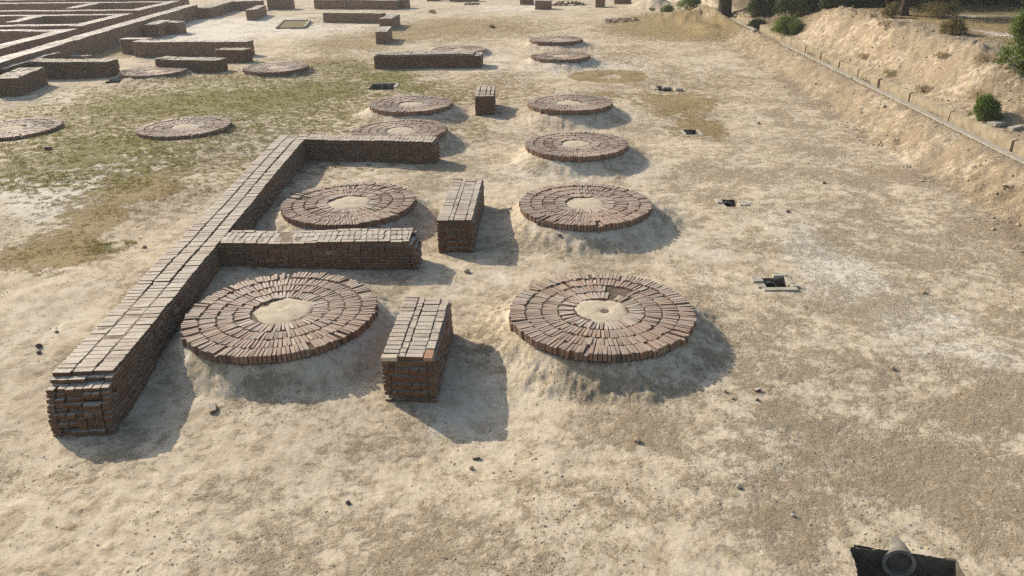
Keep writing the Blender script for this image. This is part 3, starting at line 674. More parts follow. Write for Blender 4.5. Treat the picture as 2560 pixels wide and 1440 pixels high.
def centre_fill(root, cx, cy, r, seed, hollow):
    n, m = 28, 9
    co = []
    for j in range(m + 1):
        for i in range(n):
            a = 2 * math.pi * i / n; rad = r * (j / m) if j else .004
            x, y = math.cos(a) * rad, math.sin(a) * rad
            lob = float(fbm(np.array([math.cos(a) * 1.6 + seed]), np.array([math.sin(a) * 1.6]), 300 + seed, 3)[0]) - .5
            wob = 1 + lob * .7 * (j / m) ** 2; x *= wob; y *= wob
            z = -.004 - .032 * (j / m) ** 3 + (float(fbm(np.array([x * 5 + seed]), np.array([y * 5]), 310, 4)[0]) - .5) * .036
            if j == m: z -= .03
            if hollow: z -= .05 * math.exp(-(((x - .06) / .10) ** 2 + ((y + .0) / .09) ** 2))
            co.append((x, y, z))
    f = [((j) * n + i, j * n + (i + 1) % n, (j + 1) * n + (i + 1) % n, (j + 1) * n + i) for j in range(m) for i in range(n)]
    link('centre_fill', np_mesh('centre_fill', np.array(co), np.array(f), M['fill'], True), root)

def platform(i, key, cx, cy, r, nmax, cheap):
    rr = random.Random(500 + i)
    zo = {'far_flat': -.155, 'behind_stub': -.08}.get(key, 0); root = thing('round_platform', (cx, cy, zo), PLAB[key], 'platform', PGRP)
    # bed under the bricks
    n = 72; rb = r - .05
    co = [(0, 0, -.030)] + [(math.cos(2 * math.pi * k / n) * rb, math.sin(2 * math.pi * k / n) * rb, z) for z in (-.030, -.34) for k in range(n)]
    f3 = np.array([(0, 1 + k, 1 + (k + 1) % n) for k in range(n)]); f4 = np.array([(1 + k, 1 + n + k, 1 + n + (k + 1) % n, 1 + (k + 1) % n) for k in range(n)])
    link('mortar_bed', np_mesh('mortar_bed', np.array(co), [f3, f4], M['joint']), root)
    blist = []
    # the surface sags and heaves a little
    ph = rr.uniform(0, 6.28); tl = rr.uniform(.004, .012)
    rad = r
    for ring in range(4):
        mid = rad - .144
        cnt = int(2 * math.pi * (mid + .06) / (.0745 if ring == 0 else .075))
        off = rr.uniform(0, 1)
        a_lean = 0
        for k in range(cnt):
            a = 2 * math.pi * (k + off) / cnt
            deg = math.degrees(a) % 360
            if key == 'near_right' and ring == 2 and 48 < deg < 80: continue
            if key == 'near_right' and ring == 3 and 55 < deg < 70 and rr.random() < .5: continue
            if key == 'second_left' and ring in (1,) and 152 < deg < 176 and rr.random() < .75: continue
            if key == 'second_left' and ring == 0 and 148 < deg < 160 and rr.random() < .6: continue
            if key == 'second_left' and ring == 1 and 86 < deg < 104 and rr.random() < .5: continue
            if key == 'third_left' and ring == 0 and 120 < deg < 172: continue
            if key == 'fifth_right' and ring == 0 and 95 < deg < 165: continue
            if rr.random() < (.022 if ring == 0 else .010): continue
            a_lean = a_lean * .85 + rr.uniform(-.05, .05)
            w = 2 * math.pi * mid / cnt - rr.uniform(.002, .010)
            if rr.random() < .06: w *= .8
            ln = .284 * (rr.uniform(.95, 1.02) if rr.random() > .08 else rr.uniform(.7, .85))
            rj = mid + rr.uniform(-.010, .010) * (1.7 if ring == 0 else 1)
            z = -.07 + rr.uniform(-.010, .008) + tl * math.cos(a - ph) + (.012 if ring == 0 else 0) + .010 * math.sin(2 * a + ph)
            if ring == 0 and rr.random() < .05: z -= .035; rj += .03
            x, y = cx + math.cos(a) * rj, cy + math.sin(a) * rj
            nr = (math.cos(a) * .4, math.sin(a) * .4, .9) if ring == 0 else (0, 0, 1)
            blist.append((x, y, z, a + a_lean * .5, rr.uniform(-.03, .03), a_lean + rr.uniform(-.03, .03), ln, max(w, .03), .14 * rr.uniform(.95, 1.05), *nr))
        rad -= .300
    # bricks beneath the outer ring, seen from the side
    for k in range(int(2 * math.pi * (r - .1) / .085)):
        a = 2 * math.pi * k / int(2 * math.pi * (r - .1) / .085)
        blist.append((cx + math.cos(a) * (r - .16), cy + math.sin(a) * (r - .16), -.205, a, 0, 0, .27, .07, .12, 0, 0, -1))
    emit(root, blist, PP, PD, M['plat_brick_joined'], nmax, cheap, (cx, cy, 0), PQ, .74)
    centre_fill(root, cx, cy, rad + .055, i, key == 'near_right')

for i, (key, cx, cy, r, ap) in enumerate(PLAT):
    d = math.hypot(cx, cy)
    platform(i, key, cx, cy, r, 300 if d < 34 else (240 if d < 47 else 0), d > 34)

# ------------------------------------------------------------------ drain pits
def slab(root, name, x0, x1, y0, y1, z0, z1, mat, seed, label=None):
    rr = random.Random(seed); bm = bmesh.new(); bmesh.ops.create_cube(bm, size=1)
    for v in bm.verts: v.co = Vector(((x0 + x1) / 2 + v.co.x * (x1 - x0) + rr.uniform(-.008, .008), (y0 + y1) / 2 + v.co.y * (y1 - y0) + rr.uniform(-.008, .008), (z0 + z1) / 2 + v.co.z * (z1 - z0) + rr.uniform(-.006, .006)))
    bmesh.ops.bevel(bm, geom=list(bm.edges), offset=.008, segments=1, affect='EDGES')
    me = bpy.data.meshes.new(name); bm.to_mesh(me); bm.free(); me.materials.append(mat)
    o = link(name, me, root)
    if label: o['label'] = label
    return o

def pipe_mesh(name, ro, ri, L, mat, seg=28):
    """open pipe along +y from y=0"""
    co = []; f = []
    for (rad, y) in ((ro, 0), (ro, L), (ri, L), (ri, 0)):
        co += [(math.cos(2 * math.pi * k / seg) * rad, y, math.sin(2 * math.pi * k / seg) * rad) for k in range(seg)]
    for a, b in ((0, 1), (1, 2), (2, 3), (3, 0)):
        f += [(a * seg + k, a * seg + (k + 1) % seg, b * seg + (k + 1) % seg, b * seg + k) for k in range(seg)]
    return np_mesh(name, np.array(co), np.array(f), mat, False)

def pit(key, label, slabs=(), pipe=None, wallmat='pit'):
    x0, x1, y0, y1, dp = PITS[key]
    xs = np.linspace(x0, x1, 9); ys = np.linspace(y0, y1, 9)
    zr = np.concatenate([terrain(xs, xs * 0 + y0), terrain(xs, xs * 0 + y1), terrain(ys * 0 + x0, ys), terrain(ys * 0 + x1, ys)])
    zt = float(zr.min()) - .004; zm = float(np.mean(zr))
    root = thing('drain_pit', ((x0 + x1) / 2, y1, zm), label, 'drain', 'concrete drain pits'); root.rotation_euler = (0, 0, PIT_ROT.get(key, 0))
    ox, oy = (x0 + x1) / 2, y1
    e = .008; t = .09; zb = zm - dp
    X0, X1, Y0, Y1 = x0 - e - ox, x1 + e - ox, y0 - e - oy, y1 + e - oy
    za, zc = zt - zm, zb - zm
    for nm, c in (('pit_wall', [(X0 - t, Y1), (X1 + t, Y1), (X1 + t, Y1 + t), (X0 - t, Y1 + t)]), ('pit_wall', [(X0 - t, Y0 - t), (X1 + t, Y0 - t), (X1 + t, Y0), (X0 - t, Y0)]),
                  ('pit_wall', [(X0 - t, Y0 + .002), (X0, Y0 + .002), (X0, Y1 - .002), (X0 - t, Y1 - .002)]), ('pit_wall', [(X1, Y0 + .002), (X1 + t, Y0 + .002), (X1 + t, Y1 - .002), (X1, Y1 - .002)])):
        link(nm, box_mesh(nm, c, zc, za, M[wallmat]), root)
    link('pit_floor', box_mesh('pit_floor', [(X0 - t, Y0 - t), (X1 + t, Y0 - t), (X1 + t, Y1 + t), (X0 - t, Y1 + t)], zc - .1, zc - .002, M['pit']), root)
    for j, (sx0, sx1, sy0, sy1, up) in enumerate(slabs):
        slab(root, 'rim_slab', sx0 - ox, sx1 - ox, sy0 - oy, sy1 - oy, -.12, up, M['concrete'], hash(key) % 97 + j if False else len(key) * 7 + j)
    if pipe:
        px, ro, ri, zc_, py0, L = pipe
        p = link('pipe', pipe_mesh('pipe', ro, ri, L, M['pipe']), root, loc=(px - ox, py0 - oy, zc_)); p.rotation_euler = (-.17, 0, 0)
        # a near-black plate in the pipe paints the shade of its bore
        s = box_mesh('shade_plug', [(-ri * .7, L - .05), (ri * .7, L - .05), (ri * .7, L - .01), (-ri * .7, L - .01)], -ri * .7, ri * .7, M['shade_plug'])
        link('shade_plug', s, p)
    return root
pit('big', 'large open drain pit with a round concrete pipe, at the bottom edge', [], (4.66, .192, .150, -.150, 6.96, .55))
pit('framed', 'drain pit framed by pale broken concrete slabs, right of the nearest right platform',
    [(5.20, 5.90, 14.18, 14.335, .035), (5.12, 5.30, 14.335, 14.50, .03), (5.10, 5.32, 14.62, 14.90, .045), (5.60, 5.92, 14.87, 15.02, .05), (5.825, 5.94, 14.50, 14.868, .03), (5.83, 5.97, 14.336, 14.47, .04)], (5.50, .19, .15, -.235, 14.74, .5))
pit('slabs', 'drain pit with one pale slab at each side and a pipe mouth', [(5.62, 5.795, 19.75, 20.10, .04), (6.175, 6.42, 19.50, 19.85, .035)], (5.98, .18, .14, -.215, 19.98, .5))
pit('thin', 'narrow rectangular drain pit with a thin pale frame', [(6.44, 6.535, 27.80, 28.5, .02), (7.03, 7.14, 27.72, 28.5, .03), (6.44, 7.14, 27.62, 27.745, .015)], (6.72, .17, .13, -.215, 28.46, .5))
pit('far_right', 'far drain pit with a bright upright slab at its right end', [(6.80, 7.01, 36.2, 37.2, .05), (7.73, 8.0, 35.8, 36.5, .12), (6.85, 7.2, 35.6, 35.79, .03), (7.36, 7.72, 36.9, 37.3, -.01)], (7.2, .17, .13, -.215, 37.1, .5))
pit('grassy', 'drain pit with a protruding pipe in the green grass', [(-5.57, -5.40, 37.6, 38.72, .02), (-6.70, -5.58, 38.71, 38.82, .02)], (-6.08, .25, .19, -.19, 38.5, .45))
pit('left_far', 'dark sunken drain pit in front of the short wall at left', [(-20.85, -19.8, 41.01, 41.14, .02)], (-20.5, .2, .15, -.25, 40.85, .5))

# concrete tank on the pale ground
root = thing('concrete_tank', (-17.7, 67.2, -.45), 'low open concrete tank holding dry grass, on the pale ground', 'tank')
A, B2, Cc, D = (-18.55, 64.6), (-16.25, 64.35), (-17.0, 69.7), (-19.4, 70.2)
def edge_box(nm, a, b, t, z0, z1, mat, root, o):
    a = Vector(a); b = Vector(b); u = (b - a).normalized(); v = Vector((-u.y, u.x)) * t / 2
    me = box_mesh(nm, [tuple(a - v - Vector(o[:2])), tuple(b - v - Vector(o[:2])), tuple(b + v - Vector(o[:2])), tuple(a + v - Vector(o[:2]))], z0 - o[2], z1 - o[2], mat)
    return link(nm, me, root)
o_ = (-17.7, 67.2, -.45)
edge_box('tank_wall', (-17.45, 64.48), B2, .16, -.6, -.31, M['concrete_old'], root, o_)
edge_box('tank_wall', (-16.26, 64.44), (-17.0, 69.6), .16, -.6, -.27, M['concrete'], root, o_)
edge_box('tank_wall', (-17.09, 69.7), (-19.4, 70.2), .16, -.6, -.29, M['concrete'], root, o_)
edge_box('tank_wall', (-19.42, 70.1), A, .16, -.6, -.30, M['concrete'], root, o_)
link('tank_bed', box_mesh('tank_bed', [(A[0] - o_[0] + .1, A[1] - o_[1] + .1), (B2[0] - o_[0] - .1, B2[1] - o_[1] + .1), (Cc[0] - o_[0] - .1, Cc[1] - o_[1] - .1), (D[0] - o_[0] + .1, D[1] - o_[1] - .1)], -.2, .08, plain_mat('dry_tank_bed', (.20, .165, .085), (.15, .12, .055), 4, .02)), root)

# ------------------------------------------------------------------ concrete drain along the bank
droot = thing('concrete_drain', (DRX(20), 20, .1), 'long straight concrete drain channel on top of the right-hand bank', 'drain')
def prism_along(nm, y0, y1, offs, mat, seed, jit=.012):
    """cross-section offs [(dx, z)...] swept along the drain between y0 and y1"""
    n = max(2, int((y1 - y0) / .5) + 1); rr = random.Random(seed); co = []; m = len(offs)
    for k in range(n):
        y = y0 + (y1 - y0) * k / (n - 1)
        for dx, z in offs: co.append((DRX(y) + dx + rr.uniform(-jit, jit) - DRX(20), y - 20, z + rr.uniform(-jit, jit) * .6 - .1))
    f = [(k * m + j, k * m + (j + 1) % m, (k + 1) * m + (j + 1) % m, (k + 1) * m + j) for k in range(n - 1) for j in range(m)]
    return link(nm, np_mesh(nm, np.array(co), [np.array(f), np.array([tuple(range(m))[::-1], tuple((n - 1) * m + j for j in range(m))])], mat), droot)
for j, (a, b) in enumerate([(4.0, 12.0), (12.02, 20.0), (20.02, 28.0), (28.02, 36.0), (36.02, 45.6), (52.0, 59.5)]):
    prism_along('inner_kerb', a, b, [(0.0, -.3), (.27, -.3), (.27, .285), (0.0, .30)], M['concrete'], 600 + j, .010)
prism_along('channel_bed', 4.0, 60.0, [(.0, -.4), (.8, -.4), (.8, .07), (.0, .07)], M['concrete_old'], 620)
ys = [4.0, 9.0, 13.5, 18.2, 22.3, 26.4, 29.6, 32.7, 35.2, 37.6, 40.5, 43.0, 46.0, 49.2, 53.0, 56.5, 60.0]
for j in range(len(ys) - 1):
    gap = .22 if j in (4, 6, 7, 9, 11) else .015
    prism_along('outer_wall', ys[j] + gap / 2, ys[j + 1] - gap / 2, [(.72, -.3), (.875, -.3), (.875, .46), (.72, .42)], M['concrete_old'], 640 + j, .024)
    # the ground behind shows through each joint
# ------------------------------------------------------------------ rubble, loose bricks, stones
LB = 'loose bricks and stones on the open ground'
def rock_mesh(name, s, seed, mat, flat=.7):
    rr = random.Random(seed); bm = bmesh.new(); bmesh.ops.create_icosphere(bm, subdivisions=1, radius=.5)
    for v in bm.verts: v.co = Vector((v.co.x * s * rr.uniform(.75, 1.2), v.co.y * s * rr.uniform(.65, 1.1), v.co.z * s * flat * rr.uniform(.7, 1.2)))
    me = bpy.data.meshes.new(name); bm.to_mesh(me); bm.free(); me.materials.append(mat); return me
LOOSE = [
 ('brick', -4.80, 10.26, .18, 'reddish half brick lying in front of the nearest left platform'),
 ('dark', -2.25, 8.08, .085, 'lone dark stone low in the centre foreground'),
 ('brick', -.57, 9.02, .105, 'pale brick fragment in the centre foreground, upper of a pair'),
 ('stone', -.63, 8.78, .085, 'brown stone just below the pale brick fragment'),
 ('stone', 1.80, 9.23, .13, 'buff angular stone below the nearest right platform'),
 ('brick', 3.92, 10.42, .10, 'reddish chip at the tip of the nearest right platform shadow'),
 ('dark', 3.84, 10.15, .075, 'blackish stone just under the reddish chip, near the platform shadow'),
 ('stone', 3.46, 10.20, .07, 'small brown stone left of the blackish stone by the shadow'),
 ('stone', 3.39, 10.38, .07, 'small stone left of the reddish chip by the shadow'),
 ('stone', 6.42, 11.10, .11, 'pale pinkish stone on the right-hand flat'),
 ('pale', 3.01, 8.18, .09, 'pale flat chip on the lower right ground'),
 ('pale', 3.57, 7.67, .075, 'pale upright chip on the lower right ground'),
 ('dark', -8.71, 12.33, .13, 'dark lump left of the long wall, upper of two'),
 ('grey', -8.69, 12.90, .085, 'grey pebble left of the long wall'),
 ('dark', -8.60, 12.12, .10, 'dark lump left of the long wall, lower of two'),
 ('brick', -15.57, 25.44, .22, 'reddish brick piece in the left grass'),
 ('stone', -8.75, 16.98, .12, 'small stone beside the left side of the long wall'),
 ('dark', .27, 12.04, .06, 'small dark stone between the nearest pillar and right platform'),
 ('brick', 2.2, 26.8, .2, 'loose brick lying behind the third right platform'),
 ('dark', 1.15, 16.9, .10, 'dark stone beside the right side of the longer pillar'),
 ('stone', -.98, 15.35, .16, 'brown lump at the end of the middle wall arm'),
 ('dark', 7.3, 19.0, .13, 'dark stone right of the two-slab drain pit'),
 ('dark', 9.2, 21.5, .12, 'dark stone on the right-hand flat below the bank'),
 ('dark', 9.6, 29.2, .13, 'dark stone far up the right-hand flat'),
 ('stone', 8.5, 14.2, .12, 'brown stone right of the framed drain pit'),
 ('brick', -5.15, 15.1, .16, 'loose brick against the foot of the middle wall arm'),
]
mk = {'stone': 'stone', 'dark': 'darkstone', 'pale': 'concrete', 'grey': 'concrete_old'}
for j, (k, x, y, s, lab) in enumerate(LOOSE):
    z = tz(x, y)
    if k == 'brick':
        me, _, _ = brick_proto('loose_brick', (s, s * .62, s * .42), M['wall_brick'], 700 + j, .14, .10)
        o = link('loose_brick', me); o.location = (x, y, z + s * .17); o.rotation_euler = (random.uniform(-.2, .2), random.uniform(-.25, .25), random.uniform(0, 3))
        tag(o, lab, 'brick', LB)
    else:
        o = link('stone', rock_mesh('stone', s, 700 + j, M[mk[k]])); o.location = (x, y, z + s * .2); o.rotation_euler = (0, 0, random.uniform(0, 6))
        tag(o, lab, 'stone', LB)

def heap(label, x, y, lx, ly, n, seed, hgt=.25):
    rr = random.Random(seed); root = thing('brick_heap', (x, y, tz(x, y)), label, 'rubble', 'heaps of broken brick')
    for k in range(n):
        a, c = rr.uniform(-1, 1), rr.uniform(-1, 1)
        px, py = x + a * lx, y + c * ly
        o = bpy.data.objects.new('brick', WP[k % 8][0]); C.objects.link(o); o.parent = root
        o.location = (px - x, py - y, tz(px, py) - tz(x, y) + .03 + rr.random() * hgt * max(0, 1 - abs(a)) * max(0, 1 - abs(c)))
        o.rotation_euler = (rr.uniform(-.6, .6), rr.uniform(-.6, .6), rr.uniform(0, 6)); sc = rr.uniform(.6, 1.3); o.scale = (sc, sc, sc * 1.3)
heap('scatter of broken bricks in the far golden grass', 9.3, 65.5, 1.3, 1.2, 60, 1, .4)
heap('ring-shaped heap of bricks beside the square block at top centre', 6.2, 81.8, 1.7, 1.0, 110, 2, .7)
heap('dark heap of bricks at the top edge left of centre', -3.6, 84.2, .7, .8, 40, 3, .5)
o = slab(None, 'concrete_slab', -.28, .28, -.16, .16, -.06, .06, M['concrete'], 11); o.location = (15.55, 24.2, tz(15.55, 24.2) + .06); o.rotation_euler = (0, .05, .5); tag(o, 'pale concrete slab below the round bush, larger of two', 'slab', 'loose slabs beyond the drain')
o = slab(None, 'concrete_slab', -.2, .2, -.09, .09, -.05, .05, M['concrete'], 12); o.location = (15.8, 23.6, tz(15.8, 23.6) + .06); o.rotation_euler = (0, -.08, .35); tag(o, 'pale concrete slab below the round bush, smaller of two', 'slab', 'loose slabs beyond the drain')
o = slab(None, 'concrete_slab', -.17, .17, -.1, .1, -.05, .05, M['concrete'], 13); o.location = (15.0, 25.6, tz(15.0, 25.6) + .05); o.rotation_euler = (0, .1, .6); tag(o, 'pale concrete block left of the round bush', 'slab', 'loose slabs beyond the drain')

# ------------------------------------------------------------------ countless small things: clods, chips, grass
OCT = np.array([(1, 0, 0), (-1, 0, 0), (0, 1, 0), (0, -1, 0), (0, 0, 1), (0, 0, -1)], np.float64)
OCF = np.array([(0, 2, 4), (2, 1, 4), (1, 3, 4), (3, 0, 4), (2, 0, 5), (1, 2, 5), (3, 1, 5), (0, 3, 5)])
def outside_things(x, y):
    ok = np.ones(len(x), bool)
    for n, cx, cy, r, ap in PLAT: ok &= np.hypot(x - cx, y - cy) > r + .06
    for (x0, x1, y0, y1, dp) in PITS.values(): ok &= ~((x > x0 - .05) & (x < x1 + .05) & (y > y0 - .05) & (y < y1 + .05))
    for (a, b, t) in WALLS: 
        a = np.array(a); b = np.array(b); L = np.hypot(*(b - a)); u = (b - a) / L
        s = (x - a[0]) * u[0] + (y - a[1]) * u[1]; c = -(x - a[0]) * u[1] + (y - a[1]) * u[0]
        ok &= ~((s > -.02) & (s < L + .02) & (abs(c) < t / 2 + .02))
    xd = DRX(y); ok &= ~((x > xd - .03) & (x < xd + .95))
    return ok
WALLS = [((-6.66, 9.80), (-7.24, 25.55), .95), ((-6.4, 15.95), (-2.05, 15.86), .8), ((-6.74, 25.2), (-2.36, 24.5), .7), ((-1.67, 10.46), (-1.54, 12.62), .85), ((-1.30, 16.66), (-1.14, 20.12), .84), ((-.99, 31.4), (-.96, 33.5), .78), ((-7.36, 44.25), (-1.43, 43.85), 1.4), ((-23.77, 36.95), (-24.4, 40.4), 1.17), ((-25.7, 42.75), (-21.1, 42.25), 1.0), ((-19.2, 43.75), (-15.45, 42.6), 1.0)]
def fan_points(n, r0, r1, half):
    """more points close by, thinning out with distance"""
    r = np.exp(rng.uniform(math.log(r0), math.log(r1), n)); a = np.radians(rng.uniform(-half, half, n))
    return r * np.sin(a), r * np.cos(a)
def clods(name, n, smin, smax, r0, r1, mat, flat, litw, label, bank=False):
    x, y = fan_points(n, r0, r1, 50)
    g, d, l, w, o, mo = cover(x, y)
    dens = -.15 + litw * l + .3 * o + 1.5 * sst(.5, .72, fbm(x * 1.1, y * 1.1, 411, 4)) - .25 * w
    for nme, cx, cy, r, ap in PLAT:
        dd = np.hypot(x - cx, y - cy); dens += .9 * ((dd > r) & (dd < r + ap * 1.25))
    if bank: dens = (o > .12) * sst(.40, .62, fbm(x * 1.3, y * 1.3, 417, 3)) + .8 * ((x - DRX(y) > .95) & (x - DRX(y) < 4.5) & (y > 21)) * sst(.42, .62, fbm(x * 1.1, y * 1.1, 419, 3))
    k = (rng.random(n) < dens) & outside_things(x, y); x, y = x[k], y[k]; n = len(x)
    s = smin * (smax / smin) ** (rng.random(n) ** 2.4)
    z = terrain(x, y)
    c = OCT[None] * (rng.uniform(.55, 1.25, (n, 6, 1))) * s[:, None, None]
    c = c + rng.normal(0, .22, (n, 6, 3)) * s[:, None, None]
    c[:, :, 2] *= flat
    a = rng.uniform(0, 6.28, n); ca, sa = np.cos(a)[:, None], np.sin(a)[:, None]
    c = np.stack([c[:, :, 0] * ca - c[:, :, 1] * sa + x[:, None], c[:, :, 0] * sa + c[:, :, 1] * ca + y[:, None], c[:, :, 2] + (z + s * flat * .25)[:, None]], -1)
    f = (OCF[None] + (np.arange(n) * 6)[:, None, None]).reshape(-1, 3)
    ob = link(name, np_mesh(name, c.reshape(-1, 3), f, mat), kind='stuff'); tag(ob, label, 'clods')
clods('soil_clods', 40000, .005, .024, 5.5, 40, M['clod'], .6, .9, 'small crumbs and clods of brown soil strewn over the bare ground')
clods('dark_chips', 600, .006, .020, 5.5, 40, M['darkstone'], .5, .9, 'small dark chips and twigs strewn over the bare ground')
clods('pale_chips', 6000, .006, .026, 5.5, 40, M['fill'], .5, .4, 'small pale chips of hardened earth strewn over the bare ground')

clods('bank_lumps', 60000, .02, .10, 17, 62, M['lump'], .5, 0, 'crumbling lumps of dry earth on the right-hand bank and the outer mound', True)
def grass(name, n, key, mat, hmin, hmax, r0, r1, label, thr=.3):
    x, y = fan_points(n, r0, r1, 46)
    g, d, l, w, o, mo = cover(x, y)
    m = {'G': g, 'D': d}[key] * (.35 + 1.1 * sst(.38, .62, fbm(x * 2.2, y * 2.2, 433, 4)))
    k = (rng.random(n) < (m - .15)) & outside_things(x, y); x, y = x[k], y[k]; n = len(x)
    z = terrain(x, y) - .006
    nb = 11
    X = np.repeat(x, nb) + rng.normal(0, .030, n * nb); Y = np.repeat(y, nb) + rng.normal(0, .030, n * nb); Z = np.repeat(z, nb)
    N = n * nb; h = rng.uniform(hmin, hmax, N); a = rng.uniform(0, 6.28, N); wd = rng.uniform(.004, .009, N) * (1 + np.hypot(X, Y) / 25)
    lean = rng.normal(0, .55, (N, 2)) * h[:, None]
    b0 = np.stack([X - np.cos(a) * wd, Y - np.sin(a) * wd, Z], 1); b1 = np.stack([X + np.cos(a) * wd, Y + np.sin(a) * wd, Z], 1)
    tp = np.stack([X + lean[:, 0], Y + lean[:, 1], Z + h], 1)
    co = np.stack([b0, b1, tp], 1).reshape(-1, 3); f = np.arange(N * 3).reshape(-1, 3)
    ob = link(name, np_mesh(name, co, f, mat), kind='stuff'); tag(ob, label, 'grass')
grass('green_grass', 100000, 'G', M['grass'], .025, .075, 15, 60, 'sparse short olive green grass growing over the left field')
grass('dry_grass', 60000, 'D', M['straw'], .015, .05, 13, 75, 'sparse dry straw-coloured grass stubble in patches on the ground')

# ------------------------------------------------------------------ bushes and trees
def leaf_cloud(centres, n, size, seed, up=.25, cols=None):
    """n small folded leaf quads filling lumps [(x,y,z,rx,ry,rz)]"""
    r = np.random.default_rng(seed); cs = np.array(centres); vol = cs[:, 3] * cs[:, 4] * cs[:, 5]
    pick = r.choice(len(cs), n, p=vol / vol.sum()); c = cs[pick]
    d = r.normal(size=(n, 3)); d /= np.linalg.norm(d, axis=1)[:, None]
    rad = r.random(n) ** .5 * (1 + .34 * np.abs(r.normal(size=n)) * (r.random(n) < .5))
    P = c[:, :3] + d * rad[:, None] * c[:, 3:6]
    nrm = d * .6 + r.normal(size=(n, 3)) * .6; nrm[:, 2] += up; nrm /= np.linalg.norm(nrm, axis=1)[:, None]
    t = np.cross(nrm, r.normal(size=(n, 3))); t /= np.linalg.norm(t, axis=1)[:, None]; b = np.cross(nrm, t)
    s = size * r.uniform(.6, 1.3, n)[:, None]
    fold = nrm * s * .25
    q = np.stack([P - t * s, P - b * s * .45 + fold, P + t * s, P + b * s * .45 + fold], 1)
    return q.reshape(-1, 3), np.arange(n * 4).reshape(-1, 4)
def limb(pts, rad, seg=8):
    co = []; f = []
    for k, (p, rr_) in enumerate(zip(pts, rad)):
        for j in range(seg):
            a = 2 * math.pi * j / seg; w = 1 + .12 * math.sin(3 * a + k)
            co.append((p[0] + math.cos(a) * rr_ * w, p[1] + math.sin(a) * rr_ * w, p[2]))
    for k in range(len(pts) - 1):
        f += [(k * seg + j, k * seg + (j + 1) % seg, (k + 1) * seg + (j + 1) % seg, (k + 1) * seg + j) for j in range(seg)]
    return co, f
def tree_mesh(seed, h, cr, trunk_r, lean, nleaf, first):
    rr = random.Random(seed)
    pts = [(lean[0] * t * t * h, lean[1] * t * t * h, t * h * .8) for t in (0, .04, .12, .3, .55, .8, 1)]
    co, f = limb(pts, [trunk_r * k for k in (1.35, 1.1, 1.0, .85, .6, .4, .1)], 12)
    lumps = []
    for k in range(9):
        a = rr.uniform(0, 6.28); d = cr * rr.uniform(.35, .75); z = first + (h - first) * rr.uniform(.15, .9)
        e = (lean[0] * h * .5 + math.cos(a) * d, lean[1] * h * .5 + math.sin(a) * d, z)
        s = pts[3 + k % 3]
        c2, f2 = limb([s, tuple((s[i] + e[i]) / 2 + rr.uniform(-.2, .2) for i in range(3)), e], [trunk_r * .42, trunk_r * .25, trunk_r * .08], 6)
        n = len(co); co += c2; f += [tuple(n + i for i in q) for q in f2]
        q = cr * rr.uniform(.3, .46); lumps.append((*e, q, q, q * .75))
    for k in range(5):
        a = rr.uniform(0, 6.28); d = cr * rr.uniform(0, .45)
        q = cr * rr.uniform(.34, .5); lumps.append((lean[0] * h * .6 + math.cos(a) * d, lean[1] * h * .6 + math.sin(a) * d, first + (h - first) * rr.uniform(.4, .85), q, q, q * .7))
    lc, lf = leaf_cloud(lumps, nleaf, .16, seed + 1)
    return np_mesh('trunk', np.array(co), np.array(f), M['bark'], True), np_mesh('crown', lc, lf, M['leaf'])
TM = [tree_mesh(31, 9.5, 4.6, .52, (-.05, .02), 9000, 3.0), tree_mesh(32, 8.0, 3.6, .20, (.02, .03), 7000, 2.6), tree_mesh(33, 10.5, 5.2, .30, (.03, -.02), 10000, 2.4)]
def tree(x, y, k, rot, sc, label, group='trees beyond the drain'):
    r = thing('tree', (x, y, tz(x, y) - .05), label, 'tree', group); r.rotation_euler = (0, 0, rot); r.scale = (sc, sc, sc)
    link('trunk', TM[k][0], r); link('crown', TM[k][1], r)
tree(16.9, 62.9, 0, 0, 1, 'thick dark leaning tree trunk at the far end of the concrete drain')
tree(20.64, 41.9, 1, 1.0, 1, 'slim dark tree trunk on the top of the outer mound')
DARK = 'tall tree shading the dark thicket behind the outer mound'
for j, (x, y) in enumerate([(20.5, 60), (24.5, 63), (28.5, 60), (25.5, 55.5), (32.5, 57), (30, 66), (37, 62), (35, 52), (22.5, 70), (41, 57), (19, 74), (20.3, 53.8), (24.2, 51.0), (28.4, 52.4), (33, 49.5), (17.8, 57.5), (37.5, 48), (20.9, 53.0), (22.9, 49.6), (26.3, 47.4), (30.2, 46.0)]):
    tree(x, y, 2 if j % 2 else 1, j * 1.3, 1.0 + .1 * (j % 3), DARK)

def bush(name, x, y, w, h, nleaf, size, mat, seed, label, group=None, z=None, upright=False):
    r = random.Random(seed); root = thing(name, (x, y, (tz(x, y) if z is None else z) - .03), label, 'bush', group)
    lumps = [(0, 0, h * .42, w * .30, w * .30, h * .40)]
    for k in range(34):
        a = r.uniform(0, 6.28); e = math.asin(r.random() ** .8); d = w * .40 * math.cos(e) * r.uniform(.75, 1.05); zz = h * (.16 + .66 * math.sin(e) * r.uniform(.85, 1.08))
        q = w * r.uniform(.07, .17); lumps.append((math.cos(a) * d, math.sin(a) * d, zz, q, q, q * (.7 + .5 * h / w)))
    c, f = leaf_cloud(lumps, nleaf, size, seed, .3)
    link('foliage', np_mesh('foliage', c, f, mat), root)
    co, fs = [], []
    for k in range(7):
        l = r.choice(lumps); c2, f2 = limb([(r.uniform(-.05, .05), r.uniform(-.05, .05), -.05), (l[0] * .5, l[1] * .5, l[2] * .55), l[:3]], [.022, .015, .006], 5)
        n = len(co); co += c2; fs += [tuple(n + i for i in q) for q in f2]
    link('stem', np_mesh('stem', np.array(co), np.array(fs), M['bark'], True), root)
    return root
BG = 'bushes beyond the drain'
bush('bush', 15.55, 24.9, 1.05, .85, 14000, .026, M['leaf_bright'], 51, 'round bright green bush just beyond the drain near the right edge', BG)
